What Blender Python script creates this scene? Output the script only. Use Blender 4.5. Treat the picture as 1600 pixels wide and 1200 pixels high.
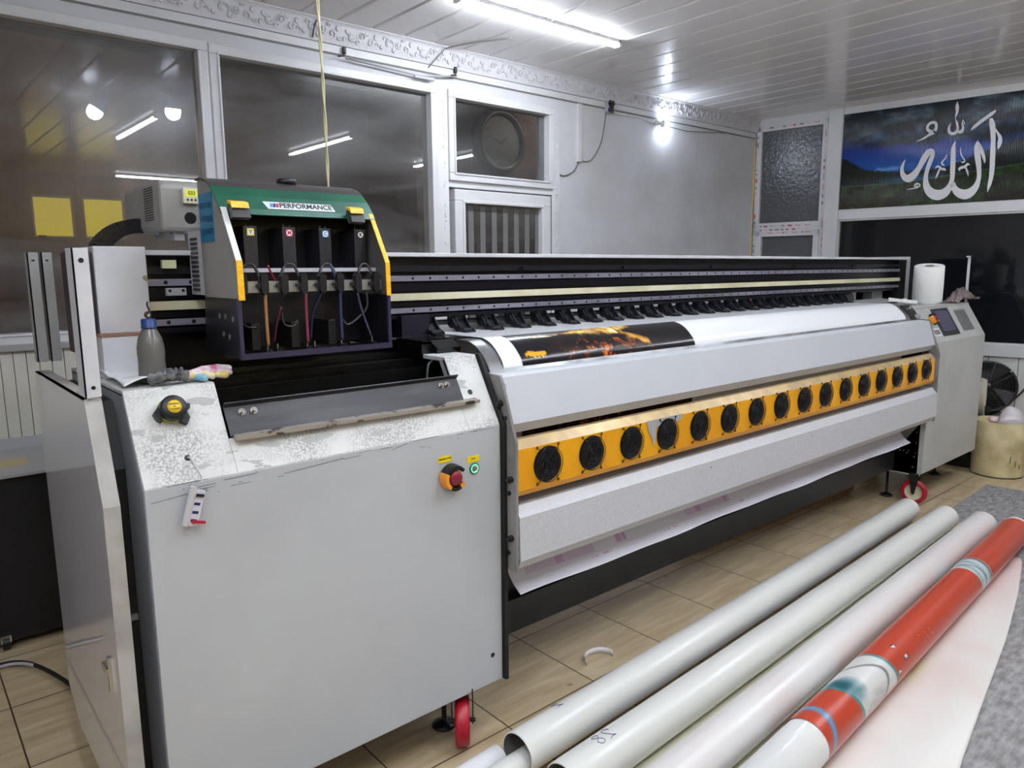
import bpy, bmesh, math, random
import numpy as np
from mathutils import Vector, Matrix
for o in list(bpy.data.objects): bpy.data.objects.remove(o)
SC = bpy.context.scene
COL = SC.collection
random.seed(7)
# ---------------------------------------------------------------- camera
R = [[0.7565401510675857, -0.6538966752482588, -0.008132522481293869],
     [-0.10713557921051994, -0.11166567045291906, -0.9879538175995509],
     [0.6451115930518236, 0.7482980129210376, -0.15453516224006986]]
CAM_H = 1.46
cd = bpy.data.cameras.new('camera'); cam = bpy.data.objects.new('camera', cd); COL.objects.link(cam)
cd.sensor_width = 36; cd.lens = 1145 / 1600 * 36; cd.clip_start = 0.02
rt, dn, fw = [Vector(r) for r in R]
m = Matrix.Identity(4)
for i in range(3):
    m[i][0] = rt[i]; m[i][1] = -dn[i]; m[i][2] = -fw[i]
m[2][3] = CAM_H
cam.matrix_world = m
SC.camera = cam
# ---------------------------------------------------------------- world, view
w = bpy.data.worlds.new('world'); SC.world = w; w.use_nodes = True
w.node_tree.nodes['Background'].inputs[0].default_value = (0.5, 0.55, 0.6, 1)
w.node_tree.nodes['Background'].inputs[1].default_value = 0.3
SC.view_settings.view_transform = 'Standard'; SC.view_settings.look = 'None'
SC.view_settings.gamma = 1; SC.view_settings.use_curve_mapping = False
SC.view_settings.exposure = 0.62
TUBE = 80.0      # radiance of the led batten diffusers
BULB = 110.0      # radiance of the bare bulbs
# ---------------------------------------------------------------- materials
def lin(c):
    return tuple(((v / 255) / 12.92 if v / 255 <= 0.04045 else ((v / 255 + 0.055) / 1.055) ** 2.4) for v in c) + (1,)
def mat(name, rgb, rough=0.5, metal=0.0, rgb2=None, scale=8, stretch=(1, 1, 1), lo=0.4, hi=0.6, bump=0.0, bscale=60, detail=4, spec=0.5, rough2=None, coat=0, emit=None, estr=0):
    m = bpy.data.materials.new(name); m.use_nodes = True
    nt = m.node_tree; b = nt.nodes['Principled BSDF']
    b.inputs['Base Color'].default_value = lin(rgb); b.inputs['Roughness'].default_value = rough
    b.inputs['Metallic'].default_value = metal; b.inputs['Specular IOR Level'].default_value = spec
    b.inputs['Coat Weight'].default_value = coat
    if emit: b.inputs['Emission Color'].default_value = lin(emit); b.inputs['Emission Strength'].default_value = estr
    if rgb2 or bump:
        tc = nt.nodes.new('ShaderNodeTexCoord'); mp = nt.nodes.new('ShaderNodeMapping'); mp.inputs['Scale'].default_value = stretch
        nt.links.new(tc.outputs['Object'], mp.inputs[0])
    if rgb2:
        n = nt.nodes.new('ShaderNodeTexNoise'); n.inputs['Scale'].default_value = scale; n.inputs['Detail'].default_value = detail
        r = nt.nodes.new('ShaderNodeValToRGB'); r.color_ramp.elements[0].position = lo; r.color_ramp.elements[1].position = hi
        r.color_ramp.elements[0].color = lin(rgb); r.color_ramp.elements[1].color = lin(rgb2)
        nt.links.new(mp.outputs[0], n.inputs[0]); nt.links.new(n.outputs[0], r.inputs[0]); nt.links.new(r.outputs[0], b.inputs['Base Color'])
        if rough2 is not None:
            mr = nt.nodes.new('ShaderNodeMapRange'); mr.inputs[1].default_value = lo; mr.inputs[2].default_value = hi
            mr.inputs[3].default_value = rough; mr.inputs[4].default_value = rough2
            nt.links.new(n.outputs[0], mr.inputs[0]); nt.links.new(mr.outputs[0], b.inputs['Roughness'])
    if bump:
        n2 = nt.nodes.new('ShaderNodeTexNoise'); n2.inputs['Scale'].default_value = bscale; n2.inputs['Detail'].default_value = 3
        bp = nt.nodes.new('ShaderNodeBump'); bp.inputs['Strength'].default_value = bump; bp.inputs['Distance'].default_value = 0.01
        nt.links.new(mp.outputs[0], n2.inputs[0]); nt.links.new(n2.outputs[0], bp.inputs['Height']); nt.links.new(bp.outputs[0], b.inputs['Normal'])
    return m
def vmat(name, rough=0.4, spec=0.5, ribs=0):
    m = bpy.data.materials.new(name); m.use_nodes = True; nt = m.node_tree; b = nt.nodes['Principled BSDF']
    a = nt.nodes.new('ShaderNodeVertexColor'); a.layer_name = 'Col'
    nt.links.new(a.outputs[0], b.inputs['Base Color']); b.inputs['Roughness'].default_value = rough; b.inputs['Specular IOR Level'].default_value = spec
    if ribs:
        tc = nt.nodes.new('ShaderNodeUVMap'); sp = nt.nodes.new('ShaderNodeSeparateXYZ'); ml = nt.nodes.new('ShaderNodeMath'); ml.operation = 'MULTIPLY'; ml.inputs[1].default_value = ribs
        sn = nt.nodes.new('ShaderNodeMath'); sn.operation = 'SINE'; bp = nt.nodes.new('ShaderNodeBump'); bp.inputs['Strength'].default_value = 0.6; bp.inputs['Distance'].default_value = 0.003
        nt.links.new(tc.outputs[0], sp.inputs[0]); nt.links.new(sp.outputs[0], ml.inputs[0]); nt.links.new(ml.outputs[0], sn.inputs[0]); nt.links.new(sn.outputs[0], bp.inputs['Height']); nt.links.new(bp.outputs[0], b.inputs['Normal'])
    return m
def emat(name, rgb, s):
    m = bpy.data.materials.new(name); m.use_nodes = True; nt = m.node_tree; nt.nodes.clear()
    e = nt.nodes.new('ShaderNodeEmission'); o = nt.nodes.new('ShaderNodeOutputMaterial')
    e.inputs[0].default_value = lin(rgb); e.inputs[1].default_value = s; nt.links.new(e.outputs[0], o.inputs[0]); return m
def glassmat(name, dust=0.1, tint=(225, 228, 228), refl=1.0, dustcol=(150, 150, 150)):
    m = bpy.data.materials.new(name); m.use_nodes = True; nt = m.node_tree; nt.nodes.clear(); N = nt.nodes.new; L = nt.links.new
    o = N('ShaderNodeOutputMaterial'); t = N('ShaderNodeBsdfTransparent'); t.inputs[0].default_value = lin(tint)
    g1 = N('ShaderNodeBsdfGlossy'); g1.inputs['Roughness'].default_value = 0.012; g2 = N('ShaderNodeBsdfGlossy'); g2.inputs['Roughness'].default_value = 0.22
    g = N('ShaderNodeMixShader'); g.inputs[0].default_value = 0.3; L(g1.outputs[0], g.inputs[1]); L(g2.outputs[0], g.inputs[2])
    f = N('ShaderNodeFresnel'); f.inputs[0].default_value = 1.75
    ge = N('ShaderNodeNewGeometry'); inv = N('ShaderNodeMath'); inv.operation = 'SUBTRACT'; inv.inputs[0].default_value = 1.0; L(ge.outputs['Backfacing'], inv.inputs[1])
    fm0 = N('ShaderNodeMath'); fm0.operation = 'MULTIPLY'; fm0.inputs[1].default_value = refl; L(f.outputs[0], fm0.inputs[0]); fm = N('ShaderNodeMath'); fm.operation = 'MULTIPLY'; L(fm0.outputs[0], fm.inputs[0]); L(inv.outputs[0], fm.inputs[1])
    mx = N('ShaderNodeMixShader'); L(fm.outputs[0], mx.inputs[0]); L(t.outputs[0], mx.inputs[1]); L(g.outputs[0], mx.inputs[2])
    d = N('ShaderNodeBsdfDiffuse'); d.inputs[0].default_value = lin(dustcol)
    tc = N('ShaderNodeTexCoord'); mp = N('ShaderNodeMapping'); mp.inputs['Scale'].default_value = (.9, 1, 3.6); mp.inputs['Rotation'].default_value = (0, 0.75, 0); L(tc.outputs['Object'], mp.inputs[0])
    n = N('ShaderNodeTexNoise'); n.inputs['Scale'].default_value = 1.3; n.inputs['Detail'].default_value = 7; n.inputs['Distortion'].default_value = 1.4; L(mp.outputs[0], n.inputs[0])
    r = N('ShaderNodeMapRange'); r.inputs[1].default_value = 0.35; r.inputs[2].default_value = 0.75; r.inputs[3].default_value = dust * 0.3; r.inputs[4].default_value = dust * 2.6; L(n.outputs[0], r.inputs[0])
    rb = N('ShaderNodeMath'); rb.operation = 'MULTIPLY'; L(r.outputs[0], rb.inputs[0]); L(inv.outputs[0], rb.inputs[1]); mx2 = N('ShaderNodeMixShader'); L(rb.outputs[0], mx2.inputs[0]); L(mx.outputs[0], mx2.inputs[1]); L(d.outputs[0], mx2.inputs[2]); L(mx2.outputs[0], o.inputs[0])
    return m
# ---------------------------------------------------------------- geometry collector
W0 = Vector((6.327, 3.855, 0)); WD = Vector((.135, -.9908, 0)); WN = Vector((-.9908, -.135, 0))
def wall_xf(p):      # (s along the skew right wall, d out of it into the room, z)
    return W0 + WD * p[0] + WN * p[1] + Vector((0, 0, p[2]))
class G:
    def __init__(s, xf=None): s.v = []; s.f = []; s.mi = []; s.m = 0; s.xf = xf; s.sm = []; s.smooth = False
    def add(s, vs, fs):
        o = len(s.v); s.v += [tuple(v) for v in vs]
        for f in fs: s.f.append(tuple(i + o for i in f)); s.mi.append(s.m); s.sm.append(s.smooth)
        return s
    def box(s, x0, x1, y0, y1, z0, z1):
        x0, x1 = sorted((x0, x1)); y0, y1 = sorted((y0, y1)); z0, z1 = sorted((z0, z1))
        return s.add([(x0, y0, z0), (x1, y0, z0), (x1, y1, z0), (x0, y1, z0), (x0, y0, z1), (x1, y0, z1), (x1, y1, z1), (x0, y1, z1)],
                     [(0, 3, 2, 1), (4, 5, 6, 7), (0, 1, 5, 4), (1, 2, 6, 5), (2, 3, 7, 6), (3, 0, 4, 7)])
    def ext(s, poly, a, b, axis):
        n = len(poly)
        def mk(p, t):
            return (t, p[0], p[1]) if axis == 'x' else ((p[0], t, p[1]) if axis == 'y' else (p[0], p[1], t))
        vs = [mk(p, a) for p in poly] + [mk(p, b) for p in poly]
        fs = [tuple(range(n)), tuple(range(2 * n - 1, n - 1, -1))] + [(i, i + n, (i + 1) % n + n, (i + 1) % n) for i in range(n)]
        return s.add(vs, fs)
    def px(s, poly, x0, x1): return s.ext(poly, x0, x1, 'x')
    def py(s, poly, y0, y1): return s.ext(poly, y0, y1, 'y')
    def pz(s, poly, z0, z1): return s.ext(poly, z0, z1, 'z')
    def sheet(s, prof, x0, x1, th):       # bent sheet metal: open (y,z) profile given a thickness, run along x
        pr = [Vector(p) for p in prof]; n = len(pr); off = []
        for i in range(n):
            a = pr[max(0, i - 1)]; b = pr[min(n - 1, i + 1)]; d = (b - a).normalized(); off.append(pr[i] + Vector((-d.y, d.x)) * th)
        vs = [(x0, p.x, p.y) for p in pr] + [(x0, p.x, p.y) for p in off] + [(x1, p.x, p.y) for p in pr] + [(x1, p.x, p.y) for p in off]
        fs = []
        for i in range(n - 1):
            fs += [(i, i + 1, 2 * n + i + 1, 2 * n + i), (n + i, 3 * n + i, 3 * n + i + 1, n + i + 1), (i, n + i, n + i + 1, i + 1), (2 * n + i, 2 * n + i + 1, 3 * n + i + 1, 3 * n + i)]
        fs += [(0, 2 * n, 3 * n, n), (n - 1, 2 * n - 1, 4 * n - 1, 3 * n - 1)]
        return s.add(vs, fs)
    def cyl(s, p0, p1, r0, r1=None, n=20, cap=True):
        r1 = r0 if r1 is None else r1; p0 = Vector(p0); p1 = Vector(p1); d = (p1 - p0).normalized()
        u = d.cross(Vector((0, 0, 1)) if abs(d.z) < 0.9 else Vector((1, 0, 0))).normalized(); w_ = d.cross(u)
        vs = []
        for p, r in ((p0, r0), (p1, r1)):
            vs += [p + (u * math.cos(2 * math.pi * i / n) + w_ * math.sin(2 * math.pi * i / n)) * r for i in range(n)]
        sm = s.smooth; s.smooth = True
        s.add(vs, [(i, (i + 1) % n, (i + 1) % n + n, i + n) for i in range(n)])
        s.smooth = False
        if cap:
            s.add(vs[:n], [tuple(range(n - 1, -1, -1))]); s.add(vs[n:], [tuple(range(n))])
        s.smooth = sm; return s
    def tube(s, pts, r, n=8, cap=True):
        pts = [Vector(p) for p in pts]; k = len(pts); vs = []; ref = None
        for i in range(k):
            d = (pts[min(k - 1, i + 1)] - pts[max(0, i - 1)]).normalized()
            if ref is None: ref = d.cross(Vector((0, 0, 1)) if abs(d.z) < 0.9 else Vector((1, 0, 0))).normalized()
            u = (ref - d * ref.dot(d)).normalized(); ref = u; w_ = d.cross(u); rr = r[i] if isinstance(r, (list, tuple)) else r
            vs += [pts[i] + (u * math.cos(2 * math.pi * j / n) + w_ * math.sin(2 * math.pi * j / n)) * rr for j in range(n)]
        fs = [(a * n + j, a * n + (j + 1) % n, (a + 1) * n + (j + 1) % n, (a + 1) * n + j) for a in range(k - 1) for j in range(n)]
        if cap: fs += [tuple(range(n - 1, -1, -1)), tuple((k - 1) * n + j for j in range(n))]
        sm = s.smooth; s.smooth = True; s.add(vs, fs); s.smooth = sm; return s
    def rev(s, prof, c, ax=(0, 0, 1), n=28):     # prof: (radius, height) along the axis
        ax = Vector(ax).normalized(); c = Vector(c); u = ax.cross(Vector((0, 0, 1)) if abs(ax.z) < 0.9 else Vector((1, 0, 0))).normalized(); w_ = ax.cross(u)
        vs = []; k = len(prof)
        for r, h in prof: vs += [c + ax * h + (u * math.cos(2 * math.pi * j / n) + w_ * math.sin(2 * math.pi * j / n)) * r for j in range(n)]
        fs = [(a * n + j, a * n + (j + 1) % n, (a + 1) * n + (j + 1) % n, (a + 1) * n + j) for a in range(k - 1) for j in range(n)]
        sm = s.smooth; s.smooth = True; s.add(vs, fs); s.smooth = sm; return s
    def ring(s, c, ax, Rr, r, n=28, k=6):
        ax = Vector(ax).normalized(); c = Vector(c); u = ax.cross(Vector((0, 0, 1)) if abs(ax.z) < 0.9 else Vector((1, 0, 0))).normalized(); w_ = ax.cross(u); vs = []
        for i in range(n):
            d = u * math.cos(2 * math.pi * i / n) + w_ * math.sin(2 * math.pi * i / n)
            vs += [c + d * (Rr + r * math.cos(2 * math.pi * j / k)) + ax * r * math.sin(2 * math.pi * j / k) for j in range(k)]
        fs = [(i * k + j, i * k + (j + 1) % k, ((i + 1) % n) * k + (j + 1) % k, ((i + 1) % n) * k + j) for i in range(n) for j in range(k)]
        sm = s.smooth; s.smooth = True; s.add(vs, fs); s.smooth = sm; return s
    def ball(s, c, r, n=16, k=10, sq=(1, 1, 1)):
        c = Vector(c); vs = []
        for a in range(k + 1):
            t = math.pi * a / k
            vs += [(c.x + r * sq[0] * math.sin(t) * math.cos(2 * math.pi * j / n), c.y + r * sq[1] * math.sin(t) * math.sin(2 * math.pi * j / n), c.z + r * sq[2] * math.cos(t)) for j in range(n)]
        fs = [(a * n + j, (a + 1) * n + j, (a + 1) * n + (j + 1) % n, a * n + (j + 1) % n) for a in range(k) for j in range(n)]
        sm = s.smooth; s.smooth = True; s.add(vs, fs); s.smooth = sm; return s
    def frame(s, x0, x1, z0, z1, wd, y0, y1):   # rectangular frame standing in an x,z plane
        s.box(x0, x1, y0, y1, z1 - wd, z1); s.box(x0, x1, y0, y1, z0, z0 + wd)
        s.box(x0, x0 + wd, y0, y1, z0 + wd, z1 - wd); s.box(x1 - wd, x1, y0, y1, z0 + wd, z1 - wd); return s
    def build(s, name, mats, parent=None, bevel=0, smooth=False, cols=None, uvs=None):
        org = Vector(parent['_org']) if parent is not None and '_org' in parent else Vector((0, 0, 0))
        vs = [Vector(v) for v in s.v]
        if s.xf: vs = [s.xf(v) for v in vs]
        if parent is None:      # own origin: middle of the base
            org = Vector(((min(v.x for v in vs) + max(v.x for v in vs)) / 2, (min(v.y for v in vs) + max(v.y for v in vs)) / 2, min(v.z for v in vs)))
        me = bpy.data.meshes.new(name); me.from_pydata([v - org for v in vs], [], s.f)
        if not isinstance(mats, (list, tuple)): mats = [mats]
        for m_ in mats: me.materials.append(m_)
        for p, mi, sm in zip(me.polygons, s.mi, s.sm): p.material_index = min(mi, len(mats) - 1); p.use_smooth = sm or smooth
        if cols is not None:
            a = me.color_attributes.new('Col', 'FLOAT_COLOR', 'POINT'); a.data.foreach_set('color', np.asarray(cols, dtype=np.float32).ravel())
        if uvs is not None:
            uv = me.uv_layers.new(name='UVMap')
            for l in me.loops: uv.data[l.index].uv = uvs[l.vertex_index]
        if not uvs and cols is None:
            bm = bmesh.new(); bm.from_mesh(me); bmesh.ops.recalc_face_normals(bm, faces=bm.faces); bm.to_mesh(me); bm.free()
        o = bpy.data.objects.new(name, me); COL.objects.link(o)
        if parent is None: o.location = org
        else: o.parent = parent
        o['_org'] = tuple(org)
        if bevel:
            b = o.modifiers.new('bevel', 'BEVEL'); b.width = bevel; b.segments = 2; b.limit_method = 'ANGLE'; b.angle_limit = 0.6
        return o
def thing(name, loc, label, cat, group=None):
    o = bpy.data.objects.new(name, None); COL.objects.link(o); o.location = loc; o['_org'] = tuple(loc); o['label'] = label; o['category'] = cat
    o.empty_display_size = 0.1
    if group: o['group'] = group
    return o
def tag(o, label, cat, group=None):
    o['label'] = label; o['category'] = cat
    if group: o['group'] = group
    return o
def struct(o): o['kind'] = 'structure'; return o
def sroot(name, loc):
    o = bpy.data.objects.new(name, None); COL.objects.link(o); o.location = loc; o['_org'] = tuple(loc); o['kind'] = 'structure'; return o
def text_into(g, body, size, place, bold=0.0, thick=0.0006):
    # real lettering turned into mesh and laid with place(x, y, h) -> world
    c = bpy.data.curves.new('t', 'FONT'); c.body = body; c.size = size; c.align_x = 'CENTER'; c.align_y = 'CENTER'; c.extrude = thick; c.offset = bold
    o = bpy.data.objects.new('t', c); COL.objects.link(o); dg = bpy.context.evaluated_depsgraph_get(); me = bpy.data.meshes.new_from_object(o.evaluated_get(dg))
    g.add([place(v.co.x, v.co.y, v.co.z) for v in me.vertices], [tuple(p.vertices) for p in me.polygons])
    bpy.data.objects.remove(o); bpy.data.curves.remove(c); bpy.data.meshes.remove(me)
def copy_tree(o, parent=None, shift=(0, 0, 0)):
    c = o.copy(); COL.objects.link(c)
    if parent is not None: c.parent = parent
    c.location = Vector(c.location) + Vector(shift)
    for ch in list(o.children): copy_tree(ch, c)
    return c
def fbm(x, y, seed=0, oct=5):      # smooth value noise on arrays
    out = np.zeros_like(x, dtype=float); amp = 0.5; rs = np.random.RandomState(seed); tab = rs.rand(256, 256)
    for i in range(oct):
        xi = np.floor(x).astype(int); yi = np.floor(y).astype(int); fx = x - xi; fy = y - yi; fx = fx * fx * (3 - 2 * fx); fy = fy * fy * (3 - 2 * fy)
        g_ = lambda a, b: tab[a % 256, b % 256]
        out += amp * ((g_(xi, yi) * (1 - fx) + g_(xi + 1, yi) * fx) * (1 - fy) + (g_(xi, yi + 1) * (1 - fx) + g_(xi + 1, yi + 1) * fx) * fy)
        x = x * 2.03 + 17; y = y * 2.03 + 5; amp *= 0.5
    return out
def lina(c):      # srgb 0-255 array -> linear rgba
    c = np.clip(np.asarray(c, float) / 255, 0, 1); l = np.where(c <= 0.04045, c / 12.92, ((c + 0.055) / 1.055) ** 2.4); return np.concatenate([l, np.ones(l.shape[:-1] + (1,))], -1)
def mixc(a, b, t): t = np.clip(t, 0, 1)[..., None]; return np.asarray(a, float) * (1 - t) + np.asarray(b, float) * t
def lerp(a, b, t): return a + (b - a) * t
def smoothpts(pts, k=5):
    out = []; n = len(pts)
    for i in range(n - 1):
        p0, p1, p2, p3 = pts[max(0, i - 1)], pts[i], pts[i + 1], pts[min(n - 1, i + 2)]
        for j in range(k):
            t = j / k; out.append(tuple(.5 * (2 * b + (c - a) * t + (2 * a - 5 * b + 4 * c - d) * t * t + (3 * b - a - 3 * c + d) * t ** 3) for a, b, c, d in zip(p0, p1, p2, p3)))
    out.append(tuple(pts[-1])); return out
# palette
PVC = mat('pvc_white', (214, 214, 216), 0.35, rgb2=(196, 196, 198), scale=3, lo=.35, hi=.8)
PLASTER = mat('plaster', (206, 207, 212), 0.75, rgb2=(192, 192, 194), scale=2.5, lo=.35, hi=.7, bump=.35, bscale=14)
CEIL = mat('ceiling_pvc', (226, 224, 223), 0.16, bump=.05, bscale=2.2, spec=.45)
GROOVE = mat('groove', (120, 118, 116), 0.6)
PAINT = mat('grey_paint', (186, 189, 193), 0.42, rgb2=(178, 181, 185), scale=2, bump=.03, bscale=300)
PAINT2 = mat('white_paint', (204, 205, 209), 0.4, rgb2=(190, 191, 196), scale=4, bump=.05, bscale=260)
DIRTY = mat('dirty_paint', (178, 176, 172), 0.5, rgb2=(140, 137, 132), scale=7, lo=.4, hi=.75)
BLACK = mat('black', (13, 13, 15), 0.45)
BLACKG = mat('black_gloss', (9, 9, 10), 0.2, rgb2=(22, 22, 24), scale=60, lo=.55, hi=.62)
BLKMET = mat('black_metal', (20, 20, 26), 0.35, 0.0)
BEAMC = mat('beam_anodised', (16, 15, 24), 0.32, 0.3)
DGREY = mat('dark_grey', (48, 48, 50), 0.4)
MGREY = mat('mid_grey', (98, 98, 100), 0.4)
LGREY = mat('light_grey', (165, 165, 167), 0.4)
STEEL = mat('steel', (190, 188, 196), 0.22, 0.9, rgb2=(150, 150, 160), scale=10, stretch=(.3, 4, 4))
BSTEEL = mat('bare_steel', (66, 65, 67), 0.42, 0.45, rgb2=(52, 52, 55), scale=8, stretch=(.5, 3, 3), bump=.05)
CHROME = mat('chrome', (205, 205, 208), 0.15, 1.0)
YEL = mat('yellow_film', (245, 178, 20), 0.35, rgb2=(236, 164, 12), scale=5)
BLUEP = mat('blue_plastic', (30, 62, 122), 0.4)
WHITE = mat('white', (228, 228, 230), 0.5)
REDW = mat('red_wheel', (170, 24, 44), 0.35)
CREAM = mat('cream', (214, 208, 180), 0.45, rgb2=(196, 190, 158), scale=6)
RUBBER = mat('rubber', (18, 18, 18), 0.7)
# ================================================================ room
def tile_mat():
    m = bpy.data.materials.new('floor_tile'); m.use_nodes = True; nt = m.node_tree; b = nt.nodes['Principled BSDF']; N = nt.nodes.new; L = nt.links.new
    ge = N('ShaderNodeNewGeometry'); sp = N('ShaderNodeSeparateXYZ'); L(ge.outputs['Position'], sp.inputs[0])
    def M(op, a, v):
        n = N('ShaderNodeMath'); n.operation = op; (L(a, n.inputs[0]) if a is not None else None)
        if isinstance(v, (int, float)): n.inputs[1].default_value = v
        else: L(v, n.inputs[1])
        return n.outputs[0]
    lines = []; ids = []
    for ch, ph in ((0, .2), (1, .055)):
        t = M('DIVIDE', M('SUBTRACT', sp.outputs[ch], ph), .4); f = M('FRACT', M('ADD', t, 100.0), 0); ids.append(M('FLOOR', t, 0))
        d = M('ABSOLUTE', M('SUBTRACT', f, .5), 0); lines.append(M('GREATER_THAN', d, .4935))
    gr = M('MAXIMUM', lines[0], lines[1])
    cb = N('ShaderNodeCombineXYZ'); L(ids[0], cb.inputs[0]); L(ids[1], cb.inputs[1]); wn = N('ShaderNodeTexWhiteNoise'); L(cb.outputs[0], wn.inputs[0])
    ad = N('ShaderNodeVectorMath'); ad.operation = 'MULTIPLY_ADD'; ad.inputs[1].default_value = (7, 7, 7); L(wn.outputs[1], ad.inputs[0]); L(ge.outputs['Position'], ad.inputs[2])
    mp = N('ShaderNodeMapping'); mp.inputs['Scale'].default_value = (1.3, 9, 1); L(ad.outputs[0], mp.inputs[0])
    n = N('ShaderNodeTexNoise'); n.inputs['Scale'].default_value = 3; n.inputs['Detail'].default_value = 6; n.inputs['Distortion'].default_value = .25; L(mp.outputs[0], n.inputs[0])
    r = N('ShaderNodeValToRGB'); e = r.color_ramp.elements; e[0].position = .3; e[0].color = lin((172, 150, 116)); e[1].position = .72; e[1].color = lin((204, 186, 154)); L(n.outputs[0], r.inputs[0])
    n3 = N('ShaderNodeTexNoise'); n3.inputs['Scale'].default_value = 9; L(ge.outputs['Position'], n3.inputs[0])
    r3 = N('ShaderNodeMapRange'); r3.inputs[1].default_value = .72; r3.inputs[2].default_value = .76; L(n3.outputs[0], r3.inputs[0])
    mx0 = N('ShaderNodeMix'); mx0.data_type = 'RGBA'; L(M('MULTIPLY', r3.outputs[0], .5), mx0.inputs[0]); L(r.outputs[0], mx0.inputs[6]); mx0.inputs[7].default_value = lin((70, 55, 40))
    mx = N('ShaderNodeMix'); mx.data_type = 'RGBA'; L(gr, mx.inputs[0]); L(mx0.outputs[2], mx.inputs[6]); mx.inputs[7].default_value = lin((74, 60, 44)); L(mx.outputs[2], b.inputs['Base Color'])
    b.inputs['Roughness'].default_value = .3
    return m
struct(G().box(-2.5, 7.6, -4, 7, -.1, 0).build('floor', tile_mat()))
# ceiling of long pvc planks running front to back, each with a bevelled joint
g = G(); x = -2.55
while x < 7.6:
    g.m = 0; g.py([(x + .002, 2.80), (x + .012, 2.793), (x + .197, 2.793), (x + .207, 2.80), (x + .207, 2.81), (x + .002, 2.81)], -4, 3.86); x += .209
g.m = 1; g.box(-2.6, 7.7, -4.1, 3.95, 2.81, 2.9)
struct(g.build('ceiling', [CEIL, GROOVE]))
YW = 3.85
WOODW = mat('brown_boarding', (136, 112, 94), .5, rgb2=(92, 76, 64), scale=4, stretch=(1, 1, .1))
# back wall around the windows and the glazed door
g = G(); g.box(3.70, 6.45, YW, 4.0, 0, 2.8); g.box(-2.5, 3.70, YW, 4.0, 2.56, 2.8); g.box(-2.5, 2.80, YW, 4.0, 0, 1.11)
struct(g.build('wall_back', PLASTER))
struct(G().box(-2.6, -2.5, -4, 4, 0, 2.8).build('wall_left', PLASTER))
# wall behind the camera with two yellow glazed windows (mirrored in the panes)
g = G()
for a, b_, c_, d_ in ((-2.5, 1.70, 0, 2.8), (2.84, 7.7, 0, 2.8), (1.70, 2.84, 0, 1.93), (1.70, 2.84, 2.50, 2.8), (2.2, 2.3, 1.93, 2.5)): g.box(a, b_, -4.1, -4, c_, d_)
struct(g.build('wall_front', WOODW))
for i, (a, b_) in enumerate(((1.70, 2.2), (2.3, 2.84))):
    r_ = sroot('window_%d' % (7 + i), ((a + b_) / 2, -4.05, 1.93))
    G().frame(a, b_, 1.93, 2.5, .03, -4.08, -4.02).build('window_frame', PVC, r_)
    G().box(a + .03, b_ - .03, -4.06, -4.05, 1.96, 2.47).build('window_pane', emat('yellow_daylight', (246, 226, 70), 3.6), r_)
# right wall (skew), white frames
BWD = mat('white_panel', (208, 208, 206), .45)
g = G(wall_xf); g.box(0, 8.2, -.2, -.08, 0, 2.8)
struct(g.build('wall_right', PLASTER))
g = G(wall_xf)
g.box(.66, .78, -.08, .03, 0, 2.8)            # main post
g.box(.78, 8, -.08, .02, 1.862, 1.948); g.box(.78, 8, -.08, .02, .755, .85); g.box(.78, 8, -.08, .015, 2.74, 2.8); g.box(0, .66, -.08, .015, 2.73, 2.8)
g.box(.78, 8, -.08, .01, 0, .04)
for s in (2.95, 5.0, 7.0): g.box(s, s + .08, -.08, .02, 0, 2.8)
struct(g.build('trim_right', PVC, bevel=.004))
g = G(wall_xf); s = .78
while s < 8: g.box(s + .002, s + .198, -.08, -.01, .04, .755); s += .2
struct(g.build('trim_1', BWD, bevel=.003))
# window_5: big dark pane below the picture
r5 = sroot('window_5', tuple(wall_xf((1.86, 0, .85))))
g = G(wall_xf); g.frame(.78, 2.95, .85, 1.862, .012, -.06, .004); 
g.build('window_frame', PVC, r5)
DGL = mat('dark_glass', (10, 11, 15), .06, rgb2=(17, 18, 24), scale=1.2, stretch=(1, 1, .3), lo=.35, hi=.7, spec=.55)
g = G(wall_xf); g.box(.792, 2.94, -.05, -.03, .862, 1.85); g.build('window_pane', DGL, r5)
g = G(wall_xf); g.box(3.03, 8, -.05, -.03, .85, 1.862); struct(g.build('window_6', DGL))
# window_4: narrow door-like unit with figured glass and printed protective film on its frame
r4 = sroot('window_4', tuple(wall_xf((.36, 0, 0))))
g = G(wall_xf)
def fr(g, s0, s1, z0, z1, wd, d0, d1):
    g.box(s0, s1, d0, d1, z1 - wd, z1); g.box(s0, s1, d0, d1, z0, z0 + wd); g.box(s0, s0 + wd, d0, d1, z0, z1); g.box(s1 - wd, s1, d0, d1, z0, z1)
fr(g, .015, .66, 1.815, 2.735, .05, -.06, .012); fr(g, .015, .66, 0, 1.815, .035, -.06, .012); fr(g, .05, .625, .05, 1.79, .05, -.05, .022)
g.build('window_frame', PVC, r4, bevel=.003)
FROST = mat('figured_glass', (84, 86, 89), .2, bump=.4, bscale=34, spec=.6)
g = G(wall_xf); g.box(.06, .615, -.03, -.018, 1.86, 2.69); g.box(.095, .58, -.03, -.018, .1, 1.745); g.build('window_pane', FROST, r4)
g = G(wall_xf); rr = random.Random(3)
for (a, b_, vert, at) in ((1.86, 2.7, 1, .022), (1.86, 2.7, 1, .632), (.2, 1.8, 1, .022), (.2, 1.8, 1, .65), (.08, .6, 0, 1.835), (.08, .6, 0, 1.80), (.1, .6, 0, 2.712), (.1, .58, 0, 1.772)):
    t = a
    while t < b_ - .05:
        l = rr.uniform(.015, .06); g.m = rr.choice((0, 1, 1, 2)); hw = .006 if l < .045 else .0025
        if vert: g.box(at - hw + .006, at + hw + .006, .012, .0135, t, t + l)
        else: g.box(t, t + l, .0225 if at < 1.8 else .0125, .0235 if at < 1.8 else .0135, at - hw, at + hw)
        t += l + rr.uniform(.012, .04)
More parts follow.
